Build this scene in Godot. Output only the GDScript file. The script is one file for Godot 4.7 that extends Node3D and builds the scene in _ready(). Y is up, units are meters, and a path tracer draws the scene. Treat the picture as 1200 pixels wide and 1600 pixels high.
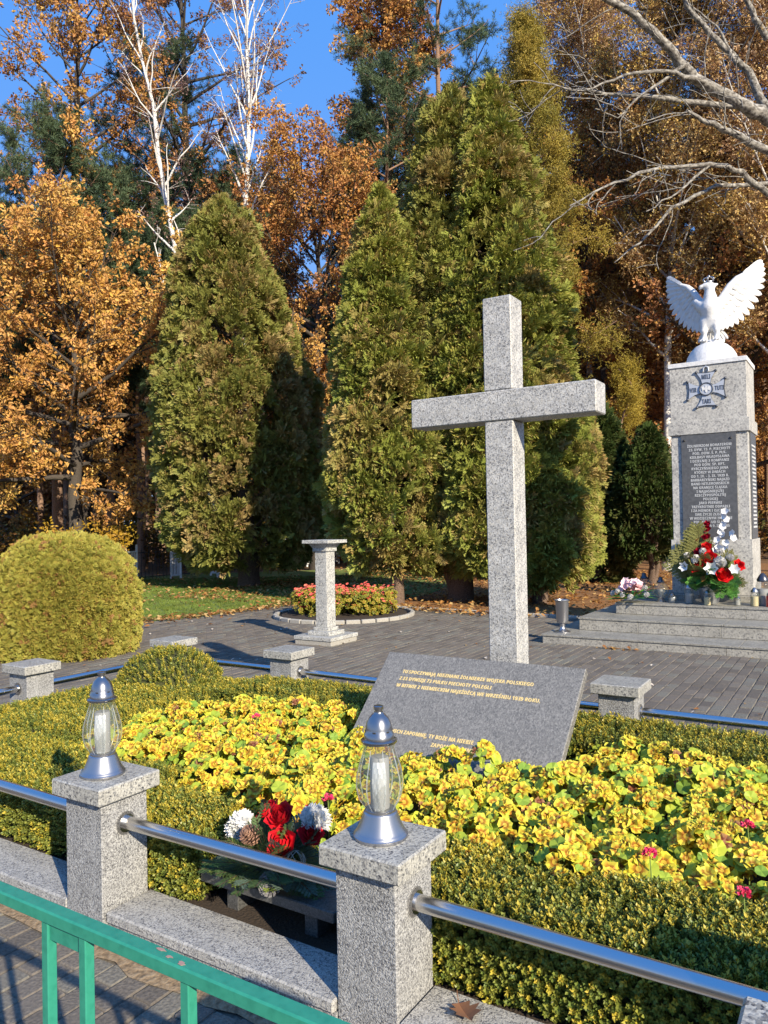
extends Node3D
# A war-grave plot in late-autumn sun. World axes follow the plot: x runs along the granite fence, -z runs away across it.

var R := RandomNumberGenerator.new()
var M := {}
var taken := {}

func rf(a: float, b: float) -> float:
	return R.randf_range(a, b)

func lin(r: float, g: float, b: float) -> Color:
	return Color(r, g, b).linear_to_srgb()

# ---------------------------------------------------------------- mesh builder
class MB:
	var v := PackedVector3Array()
	var n := PackedVector3Array()
	var c := PackedColorArray()
	var i := PackedInt32Array()
	func vert(p: Vector3, nn: Vector3, col: Color) -> int:
		v.append(p); n.append(nn); c.append(col)
		return v.size() - 1
	func tri(p: Vector3, q: Vector3, r: Vector3, col := Color.WHITE) -> void:
		var nn := (q - p).cross(r - p).normalized()
		var k := vert(p, nn, col)
		vert(q, nn, col); vert(r, nn, col)
		i.append_array([k, k + 2, k + 1])
	func quad(p: Vector3, q: Vector3, r: Vector3, s: Vector3, col := Color.WHITE) -> void:
		var nn := (r - p).cross(s - q).normalized()
		var k := vert(p, nn, col)
		vert(q, nn, col); vert(r, nn, col); vert(s, nn, col)
		i.append_array([k, k + 2, k + 1, k, k + 3, k + 2])
	func quad_o(p: Vector3, q: Vector3, r: Vector3, s: Vector3, out: Vector3, col := Color.WHITE) -> void:
		if (r - p).cross(s - q).dot(out) < 0.0:
			quad(s, r, q, p, col)
		else:
			quad(p, q, r, s, col)
	func tri_o(p: Vector3, q: Vector3, r: Vector3, out: Vector3, col := Color.WHITE) -> void:
		if (q - p).cross(r - p).dot(out) < 0.0:
			tri(p, r, q, col)
		else:
			tri(p, q, r, col)
	func cbox(o: Vector3, size: Vector3, b: float, col := Color.WHITE) -> void:
		var h := size * 0.5
		var S := [-1.0, 1.0]
		var px := func(x, y, z): return o + Vector3(x * h.x, y * (h.y - b), z * (h.z - b))
		var py := func(x, y, z): return o + Vector3(x * (h.x - b), y * h.y, z * (h.z - b))
		var pz := func(x, y, z): return o + Vector3(x * (h.x - b), y * (h.y - b), z * h.z)
		for s in S:
			quad_o(px.call(s, -1, -1), px.call(s, 1, -1), px.call(s, 1, 1), px.call(s, -1, 1), Vector3(s, 0, 0), col)
			quad_o(py.call(-1, s, -1), py.call(1, s, -1), py.call(1, s, 1), py.call(-1, s, 1), Vector3(0, s, 0), col)
			quad_o(pz.call(-1, -1, s), pz.call(1, -1, s), pz.call(1, 1, s), pz.call(-1, 1, s), Vector3(0, 0, s), col)
		if b <= 0.0:
			return
		for s in S:
			for t in S:
				quad_o(px.call(s, t, -1), px.call(s, t, 1), py.call(s, t, 1), py.call(s, t, -1), Vector3(s, t, 0), col)
				quad_o(px.call(s, -1, t), px.call(s, 1, t), pz.call(s, 1, t), pz.call(s, -1, t), Vector3(s, 0, t), col)
				quad_o(py.call(-1, s, t), py.call(1, s, t), pz.call(1, s, t), pz.call(-1, s, t), Vector3(0, s, t), col)
				for u in S:
					tri_o(px.call(s, t, u), py.call(s, t, u), pz.call(s, t, u), Vector3(s, t, u), col)
	# profile: Vector2(radius, height) from bottom to top; flutes: lobes that swell the radius
	func lathe(o: Vector3, prof: Array, sides: int, col := Color.WHITE, lobes := 0, depth := 0.0) -> void:
		var m := prof.size()
		var dirs := []
		for k in m - 1:
			var d: Vector2 = (prof[k + 1] - prof[k])
			dirs.append(Vector2(d.y, -d.x).normalized())
		for k in m - 1:
			var na: Vector2 = dirs[k]
			var nb: Vector2 = dirs[k]
			if k > 0 and dirs[k].dot(dirs[k - 1]) > 0.72:
				na = (dirs[k] + dirs[k - 1]).normalized()
			if k < m - 2 and dirs[k].dot(dirs[k + 1]) > 0.72:
				nb = (dirs[k] + dirs[k + 1]).normalized()
			var base := v.size()
			for j in sides + 1:
				var a := TAU * j / sides
				var w := 1.0 + depth * absf(cos(a * lobes * 0.5)) if lobes > 0 else 1.0
				var e := Vector3(cos(a), 0, sin(a))
				vert(o + e * prof[k].x * w + Vector3(0, prof[k].y, 0), (e * na.x + Vector3(0, na.y, 0)).normalized(), col)
				vert(o + e * prof[k + 1].x * w + Vector3(0, prof[k + 1].y, 0), (e * nb.x + Vector3(0, nb.y, 0)).normalized(), col)
			for j in sides:
				var q := base + j * 2
				if prof[k].x > 1e-6:
					i.append_array([q, q + 2, q + 1])
				if prof[k + 1].x > 1e-6:
					i.append_array([q + 1, q + 2, q + 3])
	func tube(path: Array, rad: Array, sides: int, col := Color.WHITE, cap := true, wob := 0.0) -> void:
		var m := path.size()
		var t: Vector3 = (path[1] - path[0]).normalized()
		var x := t.cross(Vector3.UP if absf(t.y) < 0.95 else Vector3.RIGHT).normalized()
		var base := v.size()
		for k in m:
			var d: Vector3 = (path[mini(k + 1, m - 1)] - path[maxi(k - 1, 0)]).normalized()
			x = (x - d * x.dot(d)).normalized()
			var y := d.cross(x)
			for j in sides:
				var a := TAU * j / sides
				var e := x * cos(a) + y * sin(a)
				var r: float = rad[k] * (1.0 + wob * sin(3.0 * a + k * 1.3) + wob * 0.6 * sin(5.0 * a - k * 0.7))
				vert(path[k] + e * r, e, col)
		for k in m - 1:
			for j in sides:
				var p := base + k * sides + j
				var q := base + k * sides + (j + 1) % sides
				i.append_array([p, q + sides, q, p, p + sides, q + sides])
		if cap:
			for end in [0, m - 1]:
				var d2: Vector3 = (path[end] - path[1 if end == 0 else m - 2]).normalized()
				var k0 := vert(path[end], d2, col)
				for j in sides:
					vert(v[base + end * sides + j], d2, col)
				for j in sides:
					if end == 0:
						i.append_array([k0, k0 + 1 + j, k0 + 1 + (j + 1) % sides])
					else:
						i.append_array([k0, k0 + 1 + (j + 1) % sides, k0 + 1 + j])
	# polygon in xy, front face at z = z1, back at z0
	func prism(poly: PackedVector2Array, z0: float, z1: float, col := Color.WHITE, closed_back := false) -> void:
		var p := poly
		if Geometry2D.is_polygon_clockwise(p):
			p = p.duplicate(); p.reverse()
		var t := Geometry2D.triangulate_polygon(p)
		for k in range(0, t.size(), 3):
			var a := p[t[k]]; var b := p[t[k + 1]]; var d := p[t[k + 2]]
			tri_o(Vector3(a.x, a.y, z1), Vector3(b.x, b.y, z1), Vector3(d.x, d.y, z1), Vector3(0, 0, 1), col)
			if closed_back:
				tri_o(Vector3(a.x, a.y, z0), Vector3(b.x, b.y, z0), Vector3(d.x, d.y, z0), Vector3(0, 0, -1), col)
		for k in p.size():
			var a := p[k]; var b := p[(k + 1) % p.size()]
			var e := b - a
			quad_o(Vector3(a.x, a.y, z0), Vector3(b.x, b.y, z0), Vector3(b.x, b.y, z1), Vector3(a.x, a.y, z1), Vector3(e.y, -e.x, 0), col)
	func leaf(o: Vector3, d: Vector3, nn: Vector3, l: float, w: float, col := Color.WHITE, fold := 0.25, at := 0.5) -> void:
		var s := d.cross(nn).normalized()
		var up := s.cross(d).normalized()
		var mid := o + d * l * at + up * (w * fold)
		var tip := o + d * l
		tri(o, mid + s * w * 0.5, tip, col)
		tri(o, tip, mid - s * w * 0.5, col)
	# a ball of uneven radius, for rocks, buds, lumps
	func blob(o: Vector3, rad: Vector3, rings: int, sides: int, col := Color.WHITE, noise = null, amp := 0.0) -> void:
		var base := v.size()
		for k in rings + 1:
			var f := PI * k / rings
			for j in sides + 1:
				var a := TAU * j / sides
				var e := Vector3(sin(f) * cos(a), cos(f), sin(f) * sin(a))
				var s := 1.0
				if noise != null:
					s += amp * noise.get_noise_3d(e.x * 40.0 + o.x * 30.0, e.y * 40.0 + o.y * 30.0, e.z * 40.0 + o.z * 30.0)
				vert(o + e * rad * s, (e / rad).normalized(), col)
		for k in rings:
			for j in sides:
				var p := base + k * (sides + 1) + j
				var q := p + sides + 1
				if k > 0:
					i.append_array([p, q, p + 1])
				if k < rings - 1:
					i.append_array([p + 1, q, q + 1])
	func mesh(m: Material = null) -> ArrayMesh:
		var a := []
		a.resize(Mesh.ARRAY_MAX)
		a[Mesh.ARRAY_VERTEX] = v; a[Mesh.ARRAY_NORMAL] = n; a[Mesh.ARRAY_COLOR] = c; a[Mesh.ARRAY_INDEX] = i
		var am := ArrayMesh.new()
		am.add_surface_from_arrays(Mesh.PRIMITIVE_TRIANGLES, a)
		if m:
			am.surface_set_material(0, m)
		return am

# ---------------------------------------------------------------- scattered copies
class Sc:
	var t: Array[Transform3D] = []
	var c: Array[Color] = []
	func add(p: Vector3, d: Vector3, s: float, col: Color, roll: float) -> void:
		var x := d.cross(Vector3(0.31, 0.2, 0.93)).normalized()
		var z := x.cross(d).normalized()
		var b := Basis(x, d, z).rotated(d, roll)
		t.append(Transform3D(b.scaled(Vector3(s, s, s)) if s != 1.0 else b, p))
		c.append(col)

func scatter(called: String, sc: Sc, mesh: Mesh, parent: Node) -> MultiMeshInstance3D:
	var mm := MultiMesh.new()
	mm.transform_format = MultiMesh.TRANSFORM_3D
	mm.use_colors = true
	mm.mesh = mesh
	mm.instance_count = sc.t.size()
	for k in sc.t.size():
		mm.set_instance_transform(k, sc.t[k])
		mm.set_instance_color(k, sc.c[k])
	var o := MultiMeshInstance3D.new()
	o.multimesh = mm
	o.name = called if parent != self else numbered(called)
	o.set_meta("kind", "stuff")
	parent.add_child(o, true)
	return o

# ---------------------------------------------------------------- nodes
func numbered(called: String) -> String:
	if not taken.has(called):
		taken[called] = 0
		return called
	taken[called] += 1
	return "%s_%03d" % [called, taken[called]]

func thing(called: String, label: String, category: String, at := Vector3.ZERO, group := "", turn := 0.0) -> Node3D:
	var o := Node3D.new()
	o.name = numbered(called)
	o.position = at
	o.rotation.y = turn
	o.set_meta("label", label)
	o.set_meta("category", category)
	if group:
		o.set_meta("group", group)
	add_child(o)
	return o

func copy(src: Node3D, label: String, at: Vector3, turn := 0.0) -> Node3D:
	var o: Node3D = src.duplicate()
	var stem := String(src.name)
	if stem.length() > 4 and stem[-4] == "_" and stem.right(3).is_valid_int():
		stem = stem.left(stem.length() - 4)
	o.name = numbered(stem)
	o.position = at
	o.rotation.y = turn
	o.set_meta("label", label)
	add_child(o)
	return o

func part(called: String, m: Mesh, mat: Material, parent: Node, at := Vector3.ZERO) -> MeshInstance3D:
	var o := MeshInstance3D.new()
	o.mesh = m
	o.name = called if parent != self else numbered(called)
	o.material_override = mat
	o.position = at
	parent.add_child(o, true)
	return o

func pt(called: String, mb: MB, mat: Material, parent: Node, at := Vector3.ZERO) -> MeshInstance3D:
	return part(called, mb.mesh(), mat, parent, at)

func block(called: String, o: Vector3, size: Vector3, bevel: float, mat: Material, parent: Node) -> MeshInstance3D:
	var b := MB.new()
	b.cbox(Vector3.ZERO, size, bevel)
	return pt(called, b, mat, parent, o)

func structure(called: String, mb: MB, mat: Material) -> MeshInstance3D:
	var o := pt(called, mb, mat, self)
	o.set_meta("kind", "structure")
	return o

func stuff(o: Node, label: String, category: String) -> void:
	o.set_meta("kind", "stuff")
	o.set_meta("label", label)
	o.set_meta("category", category)

var font_cache := {}
func text(called: String, s: String, size: float, depth: float, mat: Material, parent: Node, at: Vector3, align := HORIZONTAL_ALIGNMENT_CENTER, squeeze := 1.0, weight := 700, family := "Droid Sans") -> MeshInstance3D:
	if not font_cache.has([family, weight]):
		var f := SystemFont.new()
		f.font_names = PackedStringArray([family])
		f.font_weight = weight
		font_cache[[family, weight]] = f
	var t := TextMesh.new()
	t.font = font_cache[[family, weight]]
	t.text = s
	t.font_size = 32
	t.pixel_size = size / 23.0
	t.curve_step = 4.0
	t.depth = depth
	t.horizontal_alignment = align
	t.vertical_alignment = VERTICAL_ALIGNMENT_CENTER
	var o := part(called, t, mat, parent, at)
	o.scale = Vector3(squeeze, 1, 1)
	return o
# ---------------------------------------------------------------- materials
func std(key: String, col: Color, rough := 0.8, metal := 0.0) -> StandardMaterial3D:
	var m := StandardMaterial3D.new()
	m.resource_name = key
	m.albedo_color = col
	m.roughness = rough
	m.metallic = metal
	M[key] = m
	return m

func foliage(key: String, rough := 0.55, back := 0.35, col := Color.WHITE) -> StandardMaterial3D:
	var m := std(key, col, rough)
	m.vertex_color_use_as_albedo = true
	m.metallic_specular = 0.35
	m.backlight_enabled = true
	m.backlight = Color(back, back, back)
	m.cull_mode = BaseMaterial3D.CULL_DISABLED
	return m

func tri_map(m: StandardMaterial3D, scale: float, world := true) -> void:
	m.uv1_triplanar = true
	m.uv1_world_triplanar = world
	m.uv1_scale = Vector3(scale, scale, scale)
	m.uv1_triplanar_sharpness = 8.0

# Grains of stone: two sizes of random cells, each cell given a mineral's colour. stops: [share, linear colour]
func grains(seed_: int, px: int, cell: float, stops: Array, fine: float, blotch: float) -> Array:
	var a := FastNoiseLite.new()
	a.seed = seed_; a.noise_type = FastNoiseLite.TYPE_CELLULAR; a.cellular_return_type = FastNoiseLite.RETURN_CELL_VALUE
	a.frequency = 1.0 / cell; a.fractal_type = FastNoiseLite.FRACTAL_NONE; a.cellular_jitter = 1.0
	var b := FastNoiseLite.new()
	b.seed = seed_ + 7; b.noise_type = FastNoiseLite.TYPE_CELLULAR; b.cellular_return_type = FastNoiseLite.RETURN_CELL_VALUE
	b.frequency = 1.0 / fine; b.fractal_type = FastNoiseLite.FRACTAL_NONE; b.cellular_jitter = 1.0
	var w := FastNoiseLite.new()
	w.seed = seed_ + 13; w.frequency = 3.0 / px; w.fractal_octaves = 4
	var da := a.get_seamless_image(px, px, false, false, 0.1, false).get_data()
	var db := b.get_seamless_image(px, px, false, false, 0.1, false).get_data()
	var dw := w.get_seamless_image(px, px, false, false, 0.2, true).get_data()
	var lut: Array[Color] = []
	for k in 256:
		var s := 0.0
		var got: Color = stops[-1][1]
		for st in stops:
			s += st[0]
			if k / 255.0 <= s:
				got = st[1]
				break
		lut.append(got)
	var out := PackedByteArray()
	out.resize(px * px * 3)
	var hgt := PackedByteArray()
	hgt.resize(px * px)
	for k in px * px:
		var col: Color = lut[da[k]].lerp(lut[db[k]], 0.45) * (1.0 + blotch * (dw[k] / 127.5 - 1.0))
		col = col.linear_to_srgb()
		out[k * 3] = clampi(int(col.r * 255.0), 0, 255)
		out[k * 3 + 1] = clampi(int(col.g * 255.0), 0, 255)
		out[k * 3 + 2] = clampi(int(col.b * 255.0), 0, 255)
		hgt[k] = (da[k] + db[k]) / 2
	var t := ImageTexture.create_from_image(Image.create_from_data(px, px, false, Image.FORMAT_RGB8, out))
	var h := ImageTexture.create_from_image(Image.create_from_data(px, px, false, Image.FORMAT_L8, hgt))
	return [t, h]

func stone(key: String, tex: Array, scale: float, rough: float, bump := 0.0, tint := Color.WHITE) -> StandardMaterial3D:
	var m := std(key, tint, rough)
	m.albedo_texture = tex[0]
	if bump > 0.0:
		m.heightmap_enabled = true
		m.heightmap_scale = bump
		m.heightmap_texture = tex[1]
	tri_map(m, scale)
	return m

# fractal noise through a ramp of linear colours, as an image
func ramp_tex(seed_: int, px: int, freq: float, oct: int, cols: Array, stretch := 1.0, kind := FastNoiseLite.TYPE_SIMPLEX_SMOOTH) -> Array:
	var a := FastNoiseLite.new()
	a.seed = seed_; a.noise_type = kind; a.frequency = freq / px; a.fractal_octaves = oct; a.fractal_gain = 0.6
	var h := int(px / stretch)
	var im := a.get_seamless_image(px, px, false, false, 0.2, true)
	var d := im.get_data()
	var out := PackedByteArray()
	out.resize(px * px * 3)
	var lut := []
	for k in 256:
		var f := k / 255.0 * (cols.size() - 1)
		var q := mini(int(f), cols.size() - 2)
		var col: Color = cols[q].lerp(cols[q + 1], f - q)
		col = col.linear_to_srgb()
		lut.append([clampi(int(col.r * 255), 0, 255), clampi(int(col.g * 255), 0, 255), clampi(int(col.b * 255), 0, 255)])
	for k in px * px:
		var e: Array = lut[d[k]]
		out[k * 3] = e[0]; out[k * 3 + 1] = e[1]; out[k * 3 + 2] = e[2]
	return [ImageTexture.create_from_image(Image.create_from_data(px, px, false, Image.FORMAT_RGB8, out)), ImageTexture.create_from_image(im)]

func make_materials() -> void:
	var W := Color(0.54, 0.54, 0.52); var G := Color(0.345, 0.345, 0.335); var D := Color(0.17, 0.17, 0.17); var K := Color(0.045, 0.045, 0.05); var B := Color(0.55, 0.52, 0.45)
	var t_cross := grains(3, 512, 7.0, [[0.27, W], [0.33, G], [0.14, B], [0.14, D], [0.12, K]], 3.5, 0.17)
	stone("cross granite", t_cross, 1.9, 0.55, 0.05)
	stone("pedestal granite", t_cross, 1.2, 0.6, 0.05, lin(1.0, 1.0, 0.97))
	var t_post := grains(11, 512, 6.0, [[0.36, W * 0.80], [0.30, G * 0.80], [0.20, D * 0.9], [0.14, K * 1.4]], 3.0, 0.16)
	stone("hammered granite", t_post, 2.5, 0.85, 0.35)
	var t_cap := grains(23, 512, 7.0, [[0.42, Color(0.44, 0.43, 0.38)], [0.28, Color(0.35, 0.34, 0.30)], [0.18, D], [0.12, K]], 4.0, 0.14)
	stone("cap granite", t_cap, 2.1, 0.42, 0.10)
	stone("coping granite", t_cap, 2.7, 0.75, 0.2, lin(1.0, 1.0, 1.04))
	var t_dark := grains(31, 512, 6.0, [[0.30, Color(0.29, 0.29, 0.285)], [0.40, Color(0.175, 0.175, 0.172)], [0.30, Color(0.085, 0.085, 0.084)]], 3.0, 0.10)
	stone("plaque granite", t_dark, 1.7, 0.42, 0.0, lin(1.0, 0.96, 0.88))
	stone("bench granite", t_dark, 2.2, 0.5, 0.0, lin(0.40, 0.40, 0.39))
	var t_mon := grains(41, 512, 9.0, [[0.42, Color(0.49, 0.475, 0.43)], [0.36, Color(0.37, 0.36, 0.33)], [0.14, Color(0.26, 0.25, 0.24)], [0.08, Color(0.14, 0.14, 0.14)]], 4.5, 0.16)
	stone("monument granite", t_mon, 0.8, 0.6, 0.0)
	stone("step granite", t_mon, 1.0, 0.75, 0.1, lin(0.72, 0.71, 0.68))
	stone("tread granite", t_mon, 1.0, 0.5, 0.0, lin(0.66, 0.65, 0.61))
	var t_slate := ramp_tex(51, 256, 14.0, 4, [Color(0.065, 0.067, 0.07), Color(0.11, 0.112, 0.115)])
	stone("slate tablet", t_slate, 1.0, 0.45)
	# metals, glass, paint
	std("brushed steel", lin(0.60, 0.59, 0.58), 0.25, 1.0)
	std("polished tin", lin(0.33, 0.33, 0.335), 0.26, 0.95)
	std("dull tin", lin(0.42, 0.42, 0.43), 0.34, 0.95)
	std("dark tin", lin(0.10, 0.105, 0.12), 0.3, 0.8)
	std("emblem metal", lin(0.46, 0.49, 0.54), 0.5, 0.25)
	std("emblem dark", lin(0.10, 0.11, 0.13), 0.5, 0.5)
	std("cut letter", lin(0.48, 0.49, 0.49), 0.6)
	std("gilt letter", lin(0.80, 0.60, 0.24), 0.5, 0.15)
	var g := std("clear glass", Color(0.45, 0.47, 0.42, 0.24), 0.04)
	g.transparency = BaseMaterial3D.TRANSPARENCY_ALPHA
	var g2 := std("etched glass", Color(0.85, 0.88, 0.88, 0.30), 0.22)
	g2.transparency = BaseMaterial3D.TRANSPARENCY_ALPHA
	std("candle wax", lin(0.36, 0.36, 0.35), 0.5)
	std("yellow wax", lin(0.72, 0.60, 0.32), 0.5)
	std("red shell", lin(0.55, 0.03, 0.02), 0.35)
	var t_paint := ramp_tex(61, 256, 10.0, 5, [Color(0.018, 0.19, 0.125), Color(0.03, 0.25, 0.165), Color(0.036, 0.275, 0.18)])
	stone("green paint", t_paint, 3.0, 0.42)
	std("bare primer", lin(0.36, 0.22, 0.18), 0.8)
	var t_white := ramp_tex(71, 256, 8.0, 5, [Color(0.57, 0.57, 0.565), Color(0.65, 0.65, 0.64), Color(0.69, 0.69, 0.68)])
	stone("white plaster", t_white, 1.5, 0.6, 0.3)
	std("white fence paint", lin(0.84, 0.85, 0.85), 0.5)
	std("iron", lin(0.04, 0.04, 0.042), 0.6, 0.4)
	# ground
	var t_pav := ramp_tex(81, 512, 60.0, 5, [Color(0.08, 0.075, 0.068), Color(0.155, 0.146, 0.132), Color(0.235, 0.22, 0.197)])
	for k in 4:
		var f: float = [0.86, 1.0, 1.12, 1.28][k]
		var s := stone("paver %d" % k, t_pav, 0.9, 0.88, 0.25, Color(f * 1.01, f, f * 0.985))
		s.albedo_color = lin(minf(1.0, f * 0.83), f * 0.755, f * 0.665)
	var pv := stone("paver sheet", t_pav, 0.9, 0.88, 0.25)
	pv.vertex_color_use_as_albedo = true
	stone("joint sand", ramp_tex(85, 256, 40.0, 4, [Color(0.07, 0.06, 0.048), Color(0.20, 0.17, 0.13)]), 1.5, 0.95)
	stone("sandy edge", ramp_tex(86, 512, 30.0, 6, [Color(0.08, 0.055, 0.03), Color(0.26, 0.18, 0.10), Color(0.36, 0.28, 0.18)]), 1.0, 0.95, 0.4)
	stone("grave soil", ramp_tex(87, 256, 30.0, 5, [Color(0.02, 0.014, 0.009), Color(0.065, 0.045, 0.03)]), 2.0, 0.95, 0.6)
	stone("lawn ground", ramp_tex(88, 512, 24.0, 6, [Color(0.085, 0.105, 0.02), Color(0.12, 0.17, 0.03), Color(0.16, 0.21, 0.04), Color(0.20, 0.17, 0.06)]), 0.25, 0.95, 1.0)
	stone("leaf litter", ramp_tex(89, 512, 70.0, 5, [Color(0.06, 0.028, 0.012), Color(0.19, 0.085, 0.03), Color(0.33, 0.17, 0.06), Color(0.24, 0.11, 0.035)]), 0.5, 0.95, 1.0)
	stone("forest ground", ramp_tex(90, 512, 40.0, 6, [Color(0.06, 0.037, 0.018), Color(0.18, 0.095, 0.038), Color(0.30, 0.17, 0.065)]), 0.16, 0.95, 1.0)
	stone("kerb concrete", ramp_tex(91, 256, 30.0, 5, [Color(0.26, 0.24, 0.20), Color(0.42, 0.40, 0.35)]), 1.0, 0.9, 0.2)
	# bark
	stone("oak bark", ramp_tex(101, 256, 22.0, 5, [Color(0.025, 0.02, 0.015), Color(0.07, 0.057, 0.045), Color(0.11, 0.093, 0.075)]), 1.4, 0.95, 1.5)
	stone("pine bark", ramp_tex(102, 256, 18.0, 5, [Color(0.07, 0.045, 0.03), Color(0.26, 0.16, 0.105), Color(0.38, 0.24, 0.16)]), 1.2, 0.95, 1.5)
	var bt := ramp_tex(103, 256, 16.0, 3, [Color(0.05, 0.045, 0.04), Color(0.42, 0.40, 0.37), Color(0.66, 0.64, 0.60), Color(0.72, 0.70, 0.66), Color(0.70, 0.68, 0.64)])
	var bm := stone("birch bark", bt, 1.0, 0.8)
	bm.uv1_scale = Vector3(0.5, 1.8, 0.5)
	stone("thuja bark", ramp_tex(104, 256, 20.0, 5, [Color(0.04, 0.026, 0.018), Color(0.15, 0.10, 0.07), Color(0.22, 0.16, 0.115)]), 1.6, 0.95, 1.5)
	stone("grey limb bark", ramp_tex(105, 256, 9.0, 5, [Color(0.04, 0.035, 0.03), Color(0.07, 0.06, 0.05), Color(0.20, 0.185, 0.16), Color(0.36, 0.34, 0.30), Color(0.42, 0.40, 0.36)]), 1.6, 0.9, 0.5)
	foliage("leaf", 0.5, 0.7)
	foliage("waxy leaf", 0.4, 0.45)
	foliage("needle", 0.55, 0.45)
	foliage("petal", 0.6, 0.4)
	std("solid colour", Color.WHITE, 0.8).vertex_color_use_as_albedo = true
	std("twig", lin(0.10, 0.07, 0.05), 0.9)
# ---------------------------------------------------------------- ground
func sheet(called: String, poly: PackedVector2Array, y: float, mat: Material) -> MeshInstance3D:
	var b := MB.new()
	var t := Geometry2D.triangulate_polygon(poly)
	for k in range(0, t.size(), 3):
		var p := poly[t[k]]; var q := poly[t[k + 1]]; var r := poly[t[k + 2]]
		b.tri_o(Vector3(p.x, y, p.y), Vector3(q.x, y, q.y), Vector3(r.x, y, r.y), Vector3.UP)
	return structure(called, b, mat)

const LAWN_EDGE := [Vector2(-11.6, -4.0), Vector2(-11.0, -6.8), Vector2(-10.6, -8.7), Vector2(-10.15, -9.7), Vector2(-10.0, -11.2), Vector2(-9.7, -12.3), Vector2(-8.6, -12.9), Vector2(-7.6, -12.35), Vector2(-6.4, -12.25), Vector2(-4.7, -12.05), Vector2(-3.9, -12.2), Vector2(-3.7, -14.6), Vector2(0.2, -14.6), Vector2(0.6, -12.2), Vector2(9.0, -12.2)]

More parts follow.
